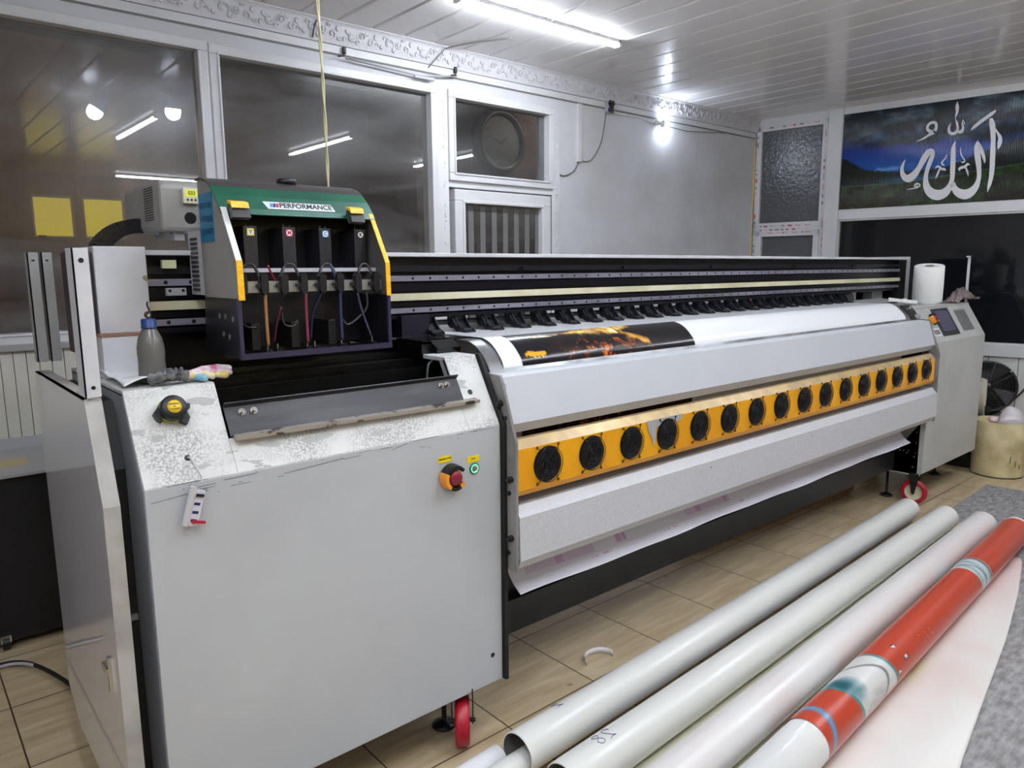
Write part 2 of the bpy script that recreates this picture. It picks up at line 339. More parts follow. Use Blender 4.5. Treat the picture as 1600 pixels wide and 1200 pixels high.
g.build('film_print', [mat('film_red', (196, 60, 70), .4), mat('film_grey', (120, 124, 130), .4), mat('film_pink', (226, 170, 178), .4)], r4)
g = G(wall_xf); g.tube(smoothpts([(-.0, .012, 2.62), (.004, .015, 2.2), (-.002, .015, 1.9), (.004, .015, 1.3), (0, .012, .6)]), .011)
struct(g.build('trim_2', mat('foam_seal', (214, 182, 110), .8, bump=.6, bscale=60)))
# landscape print behind ribbed sheet
def mural():
    ns, nz = 300, 110; S = np.linspace(.782, 2.95, ns); Z = np.linspace(1.95, 2.74, nz); SS, ZZ = np.meshgrid(S, Z)
    u = (SS - .782); v = (ZZ - 1.95) / .79
    cl = fbm(SS * 5 + 3, ZZ * 9, 3); cl2 = fbm(SS * 16, ZZ * 26, 5)
    cloud = mixc((12, 24, 32), (84, 102, 112), (cl - .40) * 2.6 + (cl2 - .5) * 1.2)
    blue = mixc((28, 90, 170), (20, 40, 135), (v - .38) * 3.2); blue = mixc(blue, (130, 190, 226), np.exp(-((v - .39 - .03 * (cl2 - .5)) / .018) ** 2) * (cl > .42) * .7)
    edge = .66 + .14 * (cl - .5) - .06 * u + .0 * cl2
    sky = mixc(blue, cloud, (v - edge) * 9 + .5 + (cl2 - .5))
    sky = mixc(sky, (70, 96, 160), (np.exp(-((v - .72) / .05) ** 2)) * (cl2 - .3))
    h1 = .40 + .13 * np.exp(-(u / .13) ** 2) + .0 - .05 * np.clip((u - .1) / .35, 0, 1) + .012 * fbm(SS * 20, SS * 0, 9) + np.clip((u - .78) * .45, 0, .25)
    land = mixc((14, 20, 26), (26, 34, 30), cl2 * 1.4 - .3)
    c = np.where((v < h1)[..., None], land, sky)
    lake = np.exp(-((v - .27) / .035) ** 2) * np.clip(1 - np.abs(u - .55) / .35, 0, 1); c = mixc(c, (36, 110, 150), lake * .9)
    field = mixc((14, 22, 12), (44, 70, 24), (cl2 - .3) * 1.9); fl = .24 + .09 * np.clip((u - .5) / .8, 0, 1)
    c = np.where((v < fl)[..., None], field, c); c = mixc(c, (34, 24, 18), np.clip((.12 - v) * 9, 0, .7) * (cl > .45))
    c = mixc(c, (96, 140, 120), np.exp(-((v - fl) / .006) ** 2) * .5)
    g = G(wall_xf); g.v = [(s, .006, z) for z in Z for s in S]
    for j in range(nz - 1):
        for i in range(ns - 1): g.f.append((j * ns + i, (j + 1) * ns + i, (j + 1) * ns + i + 1, j * ns + i + 1)); g.mi.append(0); g.sm.append(False)
    n0 = len(g.v)
    cols = lina(c.reshape(-1, 3))
    uvs = [(s, z) for z in Z for s in S]
    # back and edges, so the sheet has a real thickness
    g.box(.782, 2.95, -.02, .0055, 1.95, 2.74); cols = np.vstack([cols, np.tile(lina([20, 30, 40]), (8, 1))]); uvs += [(0, 0)] * 8
    o = g.build('landscape_picture', vmat('ribbed_print', .1, .22, ribs=520), cols=cols, uvs=uvs)
    tag(o, 'dark stormy landscape picture on ribbed sheet set above the black window', 'picture')
mural()
CAL = [[(1.848,2.565,1.866,2.567),(1.848,2.555,1.871,2.557),(1.848,2.539,1.879,2.542),(1.849,2.523,1.885,2.525),(1.852,2.506,1.889,2.507),(1.856,2.488,1.892,2.488),(1.860,2.469,1.895,2.467),(1.863,2.448,1.896,2.445),(1.866,2.425,1.898,2.422),(1.869,2.401,1.899,2.397),(1.870,2.374,1.901,2.369),(1.870,2.346,1.903,2.341),(1.871,2.319,1.905,2.313),(1.872,2.294,1.906,2.289),(1.873,2.272,1.907,2.267),(1.874,2.249,1.908,2.244),(1.875,2.226,1.909,2.221),(1.876,2.203,1.909,2.197),(1.877,2.181,1.909,2.174),(1.877,2.159,1.908,2.152),(1.878,2.138,1.906,2.131),(1.877,2.119,1.904,2.111),(1.876,2.103,1.901,2.094),(1.874,2.087,1.898,2.078),(1.873,2.071,1.894,2.063),(1.873,2.052,1.888,2.046),(1.874,2.032,1.881,2.029),(1.874,2.018,1.876,2.017)],[(1.885,2.489,1.890,2.492),(1.890,2.478,1.897,2.482),(1.898,2.462,1.907,2.468),(1.904,2.447,1.916,2.454),(1.909,2.434,1.925,2.442),(1.913,2.423,1.933,2.430),(1.916,2.414,1.939,2.415),(1.916,2.403,1.942,2.399),(1.914,2.391,1.942,2.383),(1.913,2.378,1.940,2.369),(1.915,2.363,1.935,2.354),(1.916,2.346,1.928,2.341),(1.917,2.335,1.923,2.332)],[(1.733,2.492,1.729,2.497),(1.740,2.496,1.732,2.505),(1.750,2.503,1.738,2.517),(1.763,2.512,1.749,2.531),(1.780,2.525,1.766,2.545),(1.801,2.541,1.786,2.562),(1.821,2.556,1.806,2.577),(1.840,2.570,1.826,2.591),(1.858,2.583,1.844,2.604),(1.872,2.595,1.859,2.614),(1.880,2.605,1.870,2.619),(1.884,2.614,1.877,2.622),(1.886,2.620,1.883,2.624)],[(1.783,2.412,1.785,2.411),(1.777,2.404,1.789,2.400),(1.768,2.391,1.795,2.383),(1.763,2.372,1.800,2.366),(1.762,2.349,1.803,2.346),(1.765,2.324,1.806,2.322),(1.769,2.299,1.809,2.299),(1.774,2.274,1.813,2.276),(1.779,2.251,1.817,2.252),(1.785,2.227,1.820,2.228),(1.790,2.203,1.822,2.203),(1.794,2.180,1.824,2.178),(1.797,2.158,1.825,2.156),(1.798,2.142,1.826,2.137),(1.797,2.128,1.825,2.120),(1.794,2.114,1.823,2.102),(1.789,2.099,1.821,2.083),(1.781,2.084,1.818,2.062),(1.773,2.073,1.810,2.041),(1.762,2.063,1.800,2.022),(1.750,2.055,1.788,2.004),(1.740,2.050,1.774,1.990),(1.732,2.049,1.758,1.980),(1.725,2.049,1.740,1.975),(1.719,2.049,1.721,1.975),(1.712,2.050,1.702,1.981),(1.704,2.053,1.683,1.990),(1.695,2.056,1.667,2.003),(1.687,2.060,1.653,2.018),(1.678,2.067,1.642,2.035),(1.670,2.075,1.633,2.053),(1.662,2.086,1.626,2.073),(1.655,2.101,1.622,2.092),(1.649,2.112,1.619,2.104)],[(1.783,2.394,1.794,2.398),(1.787,2.380,1.801,2.385),(1.793,2.361,1.812,2.367),(1.799,2.342,1.820,2.348),(1.805,2.325,1.827,2.331),(1.812,2.308,1.833,2.313),(1.818,2.292,1.838,2.297),(1.823,2.279,1.842,2.283),(1.827,2.268,1.844,2.271),(1.831,2.259,1.845,2.259),(1.834,2.250,1.845,2.249),(1.837,2.242,1.843,2.242),(1.839,2.237,1.841,2.236)],[(1.630,2.425,1.633,2.423),(1.623,2.415,1.633,2.410),(1.614,2.399,1.634,2.390),(1.607,2.377,1.636,2.369),(1.605,2.350,1.638,2.344),(1.606,2.319,1.640,2.315),(1.608,2.290,1.642,2.285),(1.609,2.261,1.644,2.256),(1.610,2.232,1.645,2.227),(1.611,2.204,1.646,2.199),(1.613,2.179,1.646,2.174),(1.614,2.155,1.646,2.149),(1.614,2.135,1.644,2.126),(1.610,2.117,1.642,2.104),(1.605,2.103,1.639,2.085),(1.597,2.090,1.634,2.065),(1.586,2.077,1.627,2.044),(1.574,2.067,1.617,2.023),(1.564,2.062,1.602,2.004),(1.552,2.060,1.581,1.990),(1.540,2.060,1.557,1.981),(1.530,2.061,1.531,1.980),(1.523,2.063,1.505,1.988),(1.513,2.067,1.481,2.003),(1.503,2.073,1.461,2.022),(1.493,2.081,1.446,2.045),(1.481,2.092,1.435,2.070),(1.472,2.107,1.428,2.096),(1.465,2.124,1.425,2.121),(1.460,2.144,1.425,2.147),(1.457,2.165,1.426,2.171),(1.457,2.186,1.428,2.194),(1.460,2.206,1.432,2.217),(1.464,2.227,1.436,2.238),(1.469,2.246,1.441,2.259),(1.475,2.264,1.446,2.279),(1.481,2.281,1.451,2.297),(1.486,2.297,1.456,2.312),(1.490,2.312,1.461,2.325),(1.493,2.327,1.463,2.335),(1.494,2.343,1.462,2.345),(1.493,2.359,1.459,2.352),(1.483,2.377,1.460,2.350),(1.464,2.388,1.465,2.346),(1.447,2.386,1.465,2.345),(1.432,2.377,1.461,2.342),(1.419,2.361,1.455,2.332),(1.408,2.342,1.445,2.314),(1.398,2.322,1.436,2.295),(1.389,2.300,1.425,2.276),(1.381,2.277,1.414,2.255),(1.371,2.257,1.404,2.234),(1.360,2.241,1.395,2.215),(1.349,2.227,1.387,2.195),(1.337,2.217,1.377,2.177),(1.325,2.207,1.363,2.161),(1.313,2.200,1.348,2.146),(1.309,2.198,1.326,2.136),(1.309,2.197,1.301,2.140),(1.304,2.197,1.281,2.153),(1.298,2.199,1.266,2.171),(1.290,2.207,1.256,2.192),(1.281,2.220,1.250,2.214),(1.275,2.235,1.248,2.236),(1.273,2.250,1.249,2.256),(1.274,2.267,1.254,2.274),(1.276,2.283,1.259,2.290),(1.278,2.297,1.267,2.303),(1.281,2.309,1.275,2.313),(1.282,2.318,1.280,2.320)],[(1.455,2.534,1.482,2.497),(1.450,2.525,1.473,2.494),(1.443,2.513,1.459,2.490),(1.435,2.502,1.446,2.485),(1.425,2.493,1.434,2.480),(1.415,2.486,1.422,2.473),(1.402,2.479,1.409,2.466),(1.386,2.470,1.390,2.461),(1.367,2.461,1.369,2.456),(1.353,2.455,1.354,2.452)],[(1.470,2.526,1.467,2.505),(1.460,2.529,1.457,2.508),(1.448,2.535,1.442,2.513),(1.441,2.539,1.428,2.521),(1.438,2.543,1.419,2.536),(1.434,2.549,1.417,2.550),(1.434,2.556,1.418,2.564),(1.437,2.564,1.423,2.576),(1.444,2.572,1.432,2.587),(1.451,2.577,1.443,2.595),(1.460,2.577,1.456,2.598),(1.470,2.575,1.471,2.597),(1.474,2.573,1.487,2.590),(1.476,2.570,1.496,2.575),(1.479,2.560,1.499,2.560),(1.481,2.551,1.499,2.546),(1.479,2.542,1.498,2.533),(1.473,2.534,1.495,2.521),(1.470,2.528,1.493,2.514)],[(1.621,2.722,1.624,2.722),(1.619,2.714,1.627,2.713),(1.615,2.703,1.632,2.700),(1.612,2.690,1.635,2.686),(1.613,2.676,1.636,2.673),(1.615,2.662,1.636,2.658),(1.617,2.649,1.635,2.644),(1.617,2.638,1.632,2.632),(1.616,2.628,1.628,2.622),(1.615,2.618,1.624,2.614),(1.616,2.608,1.622,2.606),(1.616,2.599,1.620,2.598),(1.617,2.593,1.619,2.592)],[(1.617,2.592,1.621,2.593),(1.620,2.582,1.626,2.584),(1.624,2.568,1.634,2.570),(1.627,2.554,1.640,2.555),(1.629,2.540,1.644,2.540),(1.631,2.526,1.647,2.524),(1.631,2.514,1.647,2.509),(1.628,2.507,1.645,2.497),(1.625,2.502,1.640,2.487),(1.621,2.498,1.633,2.479),(1.615,2.496,1.623,2.474),(1.608,2.495,1.612,2.472),(1.603,2.496,1.600,2.473),(1.599,2.498,1.588,2.480),(1.594,2.502,1.579,2.490),(1.591,2.507,1.572,2.503),(1.588,2.515,1.570,2.517),(1.587,2.527,1.571,2.531),(1.586,2.538,1.574,2.543),(1.587,2.547,1.578,2.552),(1.590,2.556,1.583,2.560),(1.591,2.563,1.587,2.565)],[(1.631,2.518,1.643,2.520),(1.632,2.510,1.646,2.512),(1.635,2.498,1.650,2.503),(1.641,2.486,1.652,2.501),(1.653,2.479,1.653,2.501),(1.665,2.478,1.657,2.502),(1.675,2.483,1.660,2.503),(1.681,2.494,1.662,2.506),(1.684,2.506,1.666,2.515),(1.684,2.520,1.668,2.522),(1.681,2.532,1.667,2.529),(1.675,2.541,1.665,2.539),(1.672,2.550,1.663,2.550),(1.671,2.560,1.664,2.562),(1.671,2.572,1.667,2.574),(1.672,2.580,1.669,2.582)],[(1.669,2.575,1.672,2.577),(1.673,2.568,1.677,2.570),(1.678,2.559,1.683,2.561),(1.680,2.553,1.687,2.551),(1.678,2.551,1.683,2.544),(1.673,2.548,1.676,2.541),(1.668,2.546,1.671,2.539)],[(1.576,2.328,1.578,2.327),(1.574,2.321,1.578,2.320),(1.571,2.311,1.577,2.308),(1.567,2.302,1.574,2.298),(1.562,2.296,1.568,2.289),(1.555,2.290,1.561,2.283),(1.549,2.284,1.557,2.277),(1.545,2.275,1.555,2.271),(1.544,2.266,1.556,2.265),(1.547,2.256,1.556,2.262),(1.554,2.249,1.559,2.259),(1.562,2.246,1.564,2.256),(1.567,2.245,1.569,2.253)],[(1.509,2.226,1.504,2.229),(1.511,2.230,1.505,2.234),(1.515,2.235,1.507,2.242),(1.519,2.236,1.512,2.248),(1.521,2.236,1.519,2.251),(1.524,2.234,1.527,2.250),(1.528,2.232,1.535,2.247),(1.534,2.227,1.543,2.239),(1.541,2.220,1.550,2.231),(1.550,2.212,1.555,2.226),(1.559,2.209,1.558,2.226),(1.565,2.209,1.563,2.228),(1.567,2.209,1.571,2.227),(1.569,2.209,1.577,2.220),(1.574,2.207,1.580,2.212),(1.578,2.204,1.582,2.208)],[(1.534,2.231,1.544,2.225),(1.531,2.223,1.541,2.217),(1.526,2.211,1.538,2.204),(1.522,2.200,1.534,2.193),(1.519,2.190,1.531,2.183),(1.516,2.180,1.528,2.174),(1.514,2.171,1.524,2.165),(1.512,2.163,1.520,2.159),(1.511,2.156,1.516,2.153),(1.511,2.151,1.513,2.149)],[(1.668,2.371,1.671,2.371),(1.668,2.361,1.672,2.360),(1.669,2.346,1.674,2.346),(1.671,2.332,1.677,2.332),(1.674,2.320,1.680,2.322),(1.678,2.310,1.685,2.313),(1.683,2.300,1.689,2.304),(1.690,2.290,1.696,2.294),(1.697,2.279,1.704,2.283),(1.702,2.272,1.709,2.273),(1.701,2.268,1.709,2.263),(1.696,2.265,1.704,2.256),(1.694,2.263,1.697,2.252),(1.691,2.263,1.690,2.254),(1.686,2.265,1.684,2.258),(1.682,2.267,1.680,2.262)],[(1.744,2.234,1.741,2.230),(1.741,2.239,1.737,2.232),(1.735,2.246,1.732,2.235),(1.725,2.250,1.730,2.234),(1.717,2.245,1.729,2.232),(1.713,2.238,1.725,2.225),(1.708,2.234,1.718,2.217),(1.702,2.232,1.709,2.213),(1.693,2.231,1.699,2.211),(1.684,2.229,1.692,2.209),(1.676,2.225,1.685,2.207),(1.670,2.219,1.680,2.205),(1.665,2.211,1.678,2.206),(1.669,2.201,1.677,2.205),(1.675,2.195,1.679,2.199),(1.679,2.192,1.682,2.195)],[(1.709,2.216,1.719,2.221),(1.713,2.208,1.723,2.213),(1.718,2.197,1.729,2.202),(1.722,2.187,1.734,2.191),(1.725,2.180,1.736,2.182),(1.728,2.173,1.738,2.175),(1.730,2.167,1.739,2.168),(1.733,2.160,1.739,2.161),(1.735,2.155,1.740,2.155),(1.737,2.151,1.740,2.151)],[(1.409,2.107,1.402,2.103),(1.406,2.112,1.399,2.107),(1.401,2.119,1.395,2.113),(1.394,2.125,1.392,2.116),(1.386,2.127,1.387,2.116),(1.377,2.127,1.381,2.115),(1.368,2.123,1.376,2.113),(1.364,2.117,1.373,2.110),(1.361,2.109,1.370,2.106),(1.363,2.100,1.370,2.104),(1.369,2.094,1.372,2.101),(1.378,2.089,1.380,2.099),(1.387,2.088,1.385,2.098),(1.396,2.091,1.391,2.100),(1.403,2.096,1.398,2.104),(1.408,2.099,1.403,2.107)],[(1.379,2.117,1.384,2.118),(1.380,2.111,1.386,2.111),(1.382,2.102,1.387,2.102),(1.383,2.095,1.389,2.095)],[(1.390,2.098,1.393,2.087),(1.383,2.096,1.386,2.086),(1.372,2.093,1.376,2.084),(1.359,2.090,1.362,2.082),(1.341,2.087,1.343,2.080),(1.321,2.084,1.322,2.079),(1.306,2.081,1.307,2.078)],]
def calligraphy():
    g = G(wall_xf)
    for st in CAL:
        n = len(st); vs = []
        for a, b, c, d in st: vs += [(a, .0075, b), (c, .0075, d), (a, .0105, b), (c, .0105, d)]
        fs = []
        for i in range(n - 1):
            p, q = 4 * i, 4 * i + 4; fs += [(p, p + 1, q + 1, q), (p + 2, q + 2, q + 3, p + 3), (p, q, q + 2, p + 2), (p + 1, p + 3, q + 3, q + 1)]
        g.add(vs, fs)
    tag(g.build('calligraphy_lettering', mat('letter_white', (222, 222, 226), .35)), 'large white arabic calligraphy mounted on the dark landscape picture', 'lettering')
calligraphy()
# ---------------------------------------------------------------- back wall windows and door
GL1 = glassmat('dirty_glass', .15, refl=1.5); GL2 = glassmat('clean_glass', .07, refl=1.1)
def win(n, x0, x1, z0, z1, gl):
    r_ = sroot('window_%d' % n, ((x0 + x1) / 2, YW, z0)); g = G()
    g.frame(x0 - .045, x1 + .045, z0 - .045, z1 + .045, .047, 3.822, 3.93); g.frame(x0 - .008, x1 + .008, z0 - .008, z1 + .008, .012, 3.815, 3.92)
    g.build('window_frame', PVC, r_, bevel=.004)
    G().box(x0, x1, 3.868, 3.874, z0, z1).build('window_pane', gl, r_)
    return r_
win(1, -1.6, 1.308, 1.195, 2.525, GL1); win(2, 1.405, 2.668, 1.195, 2.52, GL1); win(3, 2.845, 3.655, 2.06, 2.515, GL2)
g = G(); g.box(-2.5, -1.645, 3.84, 4, 1.11, 2.56)
g.box(1.345, 1.362, 3.83, 3.98, 1.15, 2.56)
g.box(2.705, 2.80, 3.835, 3.98, 0, 2.57); g.box(3.70, 3.775, 3.838, 3.98, 0, 2.57); g.box(2.80, 3.70, 3.84, 3.98, 1.975, 2.015)
struct(g.build('trim_3', PVC, bevel=.004))
r_ = sroot('door_1', (3.24, YW, 0)); g = G(); g.frame(2.835, 3.675, .02, 1.965, .07, 3.825, 3.9); g.frame(2.895, 3.605, .08, 1.9, .02, 3.818, 3.9); g.box(2.9, 3.6, 3.83, 3.9, .08, .95)
g.build('door_leaf', PVC, r_, bevel=.005); G().box(2.91, 3.59, 3.862, 3.868, .95, 1.885).build('door_pane', GL2, r_)
g = G()
for i in range(7): g.box(2.965 + i * .098, 3.008 + i * .098, 3.859, 3.8615, .95, 1.885)
g.build('stripes', mat('frosted_stripe', (104, 104, 102), .6), r_)
# silicone scars along the posts
g = G(); rr = random.Random(5)
for i in range(60):
    x = rr.choice((2.765, 3.74)) + rr.uniform(-.004, .004); z = rr.uniform(1.5, 2.5); g.tube([(x, 3.834, z), (x + rr.uniform(-.006, .006), 3.832, z + rr.uniform(.006, .02))], .0025, 5)
struct(g.build('trim_4', WHITE))
# sill, boarding under it
struct(G().box(-2.5, 2.8, 3.80, 3.86, 1.125, 1.155).build('trim_5', mat('sill', (150, 149, 148), .5), bevel=.004))
g = G(); x = -2.5
while x < 2.75: g.box(x + .0015, x + .0465, 3.83, 3.852, 0, 1.125); x += .048
struct(g.build('trim_6', mat('board_cream', (205, 203, 192), .5, rgb2=(188, 186, 174), scale=3)))
# cornice with scroll relief
g = G(); g.px([(3.85, 2.80), (3.79, 2.80), (3.79, 2.787), (3.798, 2.784), (3.806, 2.775), (3.822, 2.72), (3.832, 2.695), (3.836, 2.683), (3.85, 2.68)], -2.5, 6.33)
CORN = mat('cornice', (206, 205, 209), .45, bump=.25, bscale=40)
def cove(t): return (lerp(3.804, 3.829, t), lerp(2.777, 2.698, t))
x = -1.9; k = 0
while x < 6.2:
    sg = 1 if k % 2 else -1
    for (cx, ct, rad, t0, t1) in ((.05, .5, .032, -.4, 4.6), (.05, .5, .017, .4, 5.6), (.115, .42, .024, 2.6, 7.6), (.115, .42, .012, 1, 6), (.165, .62, .02, -1, 4), (.165, .6, .01, 1, 6), (.02, .25, .016, 0, 4), (.09, .8, .015, 2, 6.5), (.2, .25, .016, 1, 5.5), (.21, .75, .014, 3, 7), (.14, .15, .012, 0, 4), (.01, .78, .014, 2, 6)):
        pts = []
        for i in range(10):
            a = t0 + (t1 - t0) * i / 9; r0 = rad * (1 - .06 * i); px_ = x + cx + math.cos(a * sg) * r0; tt = ct + math.sin(a * sg) * r0 / .08; y_, z_ = cove(min(1, max(0, tt))); pts.append((px_, y_ - .003, z_))
        g.tube(pts, [.0012 + .0048 * math.sin(math.pi * i / 9) for i in range(10)], 5)
    x += .235; k += 1
struct(g.build('trim_7', CORN))
g = G(); g.box(-2.5, 6.3, 3.838, 3.85, 2.638, 2.678); g.m = 1; g.box(-2.5, 6.3, 3.846, 3.851, 2.63, 2.64)
struct(g.build('trim_8', [PVC, GROOVE]))
g = G(); g.box(3.948, 3.988, 3.826, 3.852, 2.225, 2.628)
struct(g.build('trim_9', PVC, bevel=.003))
# room beyond the panes
DW = mat('corridor_wall', (112, 88, 76), .7, rgb2=(90, 70, 62), scale=1.6, stretch=(3, 1, .3))
g = G(); g.box(-3.5, 3.2, 5.5, 6.1, 0, 3); g.box(3.2, 8, 4.80, 4.9, 0, 3); g.box(3.2, 3.3, 4.9, 6, 0, 3); g.box(-3.5, -3.4, 4, 6, 0, 3)
struct(g.build('wall_corridor', DW))
struct(G().box(-3.5, 8, 4.0, 6.1, 2.9, 3).build('trim_10', mat('corridor_ceiling', (70, 66, 62), .6)))
t = thing('wall_clock', (3.99, 4.76, 2.24), 'round wall clock with dark rim dimly visible behind the small upper pane', 'clock')
c = (3.99, 4.78, 2.49); g = G(); g.rev([(.2, -.055), (.215, -.07), (.245, -.07), (.26, -.04), (.26, .02), (.2, .02)], c, (0, 1, 0), 40); g.build('rim', mat('clock_rim', (70, 66, 66), .2, .4), t)
G().cyl((c[0], 4.74, c[2]), (c[0], 4.76, c[2]), .205, n=40).build('dial', mat('clock_dial', (104, 103, 101), .5), t)
for i in range(12):
    g = G(); a = i * math.pi / 6; x_, z_ = c[0] + math.sin(a) * .165, c[2] + math.cos(a) * .165; text_into(g, str(i if i else 12), .04, lambda x, y, h, x_=x_, z_=z_: (x_ + x, 4.739 - h, z_ + y), .001)
    g.build('numeral', DGREY, t)
g = G(); g.add([(c[0] + .0, 4.732, c[2] - .03), (c[0] + .02, 4.732, c[2] - .01), (c[0] - .14, 4.732, c[2] + .03)], [(0, 1, 2)]); g.add([(c[0] - .005, 4.73, c[2] - .015), (c[0], 4.73, c[2] + .01), (c[0] + .1, 4.73, c[2] + .045)], [(0, 1, 2)]); g.build('hands', BLACK, t)
# ---------------------------------------------------------------- lamps
LED = emat('led_diffuser', (240, 246, 255), TUBE)
def batten(p0, p1, label):
    p0 = Vector(p0); p1 = Vector(p1); t = thing('led_batten', tuple((p0 + p1) / 2 + Vector((0, 0, -.035))), label, 'ceiling lamp')
    alongx = abs(p1.x - p0.x) > abs(p1.y - p0.y)
    hw = .024
    g = G(); d = G()
    if alongx:
        g.box(p0.x, p1.x, p0.y - hw, p0.y + hw, 2.775, 2.796); d.px([(p0.y - .02, 2.776), (p0.y - .022, 2.766), (p0.y - .012, 2.756), (p0.y + .012, 2.756), (p0.y + .022, 2.766), (p0.y + .02, 2.776)], p0.x + .012, p1.x - .012)
        e = G().box(p0.x - .004, p0.x + .012, p0.y - hw, p0.y + hw, 2.755, 2.796).box(p1.x - .012, p1.x + .004, p0.y - hw, p0.y + hw, 2.755, 2.796)
    else:
        g.box(p0.x - hw, p0.x + hw, p0.y, p1.y, 2.775, 2.796); d.py([(p0.x - .02, 2.776), (p0.x - .022, 2.766), (p0.x - .012, 2.756), (p0.x + .012, 2.756), (p0.x + .022, 2.766), (p0.x + .02, 2.776)], p0.y + .012, p1.y - .012)
        e = G().box(p0.x - hw, p0.x + hw, p0.y - .004, p0.y + .012, 2.755, 2.796).box(p0.x - hw, p0.x + hw, p1.y - .012, p1.y + .004, 2.755, 2.796)
    g.build('housing', WHITE, t); d.build('diffuser', LED, t)
    for k in (0, 8):
        e2 = G(); e2.v = e.v[k:k + 8]; e2.f = e.f[:6]; e2.mi = [0] * 6; e2.sm = [False] * 6; e2.build('end_cap', WHITE, t)
batten((2.31, 3.07, 0), (3.50, 3.07, 0), 'lit white led batten on the ceiling, the one directly visible near the cornice')
batten((1.98, -.47, 0), (1.98, .84, 0), 'lit led batten above the viewer, mirrored in the large left pane')
batten((3.74, -.42, 0), (3.74, 1.0, 0), 'lit led batten mirrored in the middle of the large centre pane')
batten((5.4, -.40, 0), (5.4, .85, 0), 'lit led batten mirrored in the small upper pane beside the clock')
batten((2.65, -3.6, 0), (3.85, -3.6, 0), 'far led batten mirrored low in the left pane above the carriage')
batten((.1, -.3, 0), (.1, 1.0, 0), 'added led batten out of view on the ceiling left of the viewer, nearest the printer')  # added fill light for the front faces, kept out of the pane reflections
batten((.1, -2.4, 0), (.1, -1.1, 0), 'added led batten out of view on the ceiling behind the viewer on the left')  # unseen batten, added for more light from the front
batten((-1.3, -.5, 0), (-1.3, .8, 0), 'added led batten out of view on the ceiling nearest the left wall')  # third added batten, brightens the fronts from the left
BL = emat('bulb_glow', (225, 236, 255), BULB)
def bulb(base, tip, label, k=1.0):
    base = Vector(base); tip = Vector(tip); ax = (tip - base).normalized(); t = thing('light_bulb', tuple(tip), label, 'lamp')
    G().rev([(.001 * k, 0), (.02 * k, 0), (.022 * k, .01 * k), (.02 * k, .035 * k), (.014 * k, .045 * k)], base, ax).build('lamp_holder', WHITE, t)
    G().rev([(a * k, b * k) for a, b in ((.014, .04), (.02, .055), (.03, .06), (.031, .075))], base, ax).build('bulb_collar', WHITE, t)
    G().rev([(a * k, b * k) for a, b in ((.031, .075), (.033, .09), (.028, .108), (.016, .12), (.001, .124))], base, ax).build('bulb_globe', BL, t)
bulb((4.83, 3.832, 2.60), (4.95, 3.79, 2.588), 'lit bare bulb on the plaster wall below the cornice', .95)
t = thing('added_corridor_lamp', (4.5, 4.35, 2.76), 'added small lamp unseen behind the plaster wall, lighting the corridor beyond the small pane', 'lamp'); G().box(4.2, 4.8, 4.33, 4.37, 2.76, 2.79).build('housing', WHITE, t); G().box(4.22, 4.78, 4.335, 4.365, 2.745, 2.76).build('diffuser', emat('corridor_fill', (255, 240, 225), 24), t)  # unseen lamp, added so the clock shows through the small pane
t = thing('added_corridor_lamp', (0, 4.08, 2.7), 'added long lamp hidden above the large left pane, lighting the brown room beyond', 'lamp'); G().box(-2.0, 1.9, 4.05, 4.09, 2.76, 2.79).build('housing', WHITE, t); G().box(-1.9, 1.8, 4.055, 4.085, 2.745, 2.76).build('diffuser', emat('corridor_fill_warm', (255, 226, 200), 20), t)  # added out of sight so the brown wall reads through the glass
bulb((1.49, 1.30, 2.795), (1.42, 1.28, 2.68), 'bare ceiling bulb mirrored left of the other one in the left pane', 1.7)
bulb((1.84, 1.76, 2.795), (1.84, 1.74, 2.68), 'bare ceiling bulb mirrored near the right edge of the left pane', 1.7)
# wires and small fittings on the wall
WIRE = mat('wire_grey', (120, 118, 116), .5)
tag(G().tube(smoothpts([(3.99, 3.845, 2.235), (4.1, 3.845, 2.25), (4.2, 3.845, 2.37), (4.24, 3.845, 2.5), (4.26, 3.845, 2.6)]), .004).build('cable', WIRE), 'thin grey cable curving down from the junction box to the trunking foot', 'cable')
tag(G().tube(smoothpts([(3.77, 3.842, 2.125), (3.83, 3.842, 2.12), (3.92, 3.842, 2.16), (3.965, 3.842, 2.225)]), .004).build('cable', WIRE), 'short grey cable sagging from the door post to the trunking foot', 'cable')
tag(G().tube(smoothpts([(4.3, 3.842, 2.625), (4.45, 3.842, 2.61), (4.62, 3.842, 2.62), (4.75, 3.842, 2.60), (4.82, 3.835, 2.6)]), .004).build('cable', WHITE), 'white cable running along the wall from junction box to bare bulb', 'cable')
tag(G().tube(smoothpts([(4.97, 3.842, 2.595), (5.2, 3.842, 2.585), (5.35, 3.842, 2.59), (5.7, 3.842, 2.62), (6.2, 3.842, 2.66)]), .003).build('cable', WIRE), 'thin cable running right from the bare bulb towards the corner', 'cable')
t = thing('junction_box', (4.27, 3.835, 2.60), 'open junction box stuffed with loose wires below the cornice', 'junction box')
G().box(4.235, 4.30, 3.81, 3.838, 2.60, 2.685).build('box', LGREY, t, bevel=.004); g = G(); rr = random.Random(2)
for i in range(9):
    g.m = i % 3; p = [(rr.uniform(4.24, 4.30), rr.uniform(3.79, 3.81), rr.uniform(2.60, 2.69)) for _ in range(4)]; g.tube(smoothpts(p, 3), .005, 5)
g.build('wires', [BLACK, BLUEP, mat('tape_brown', (70, 50, 40), .6)], t)
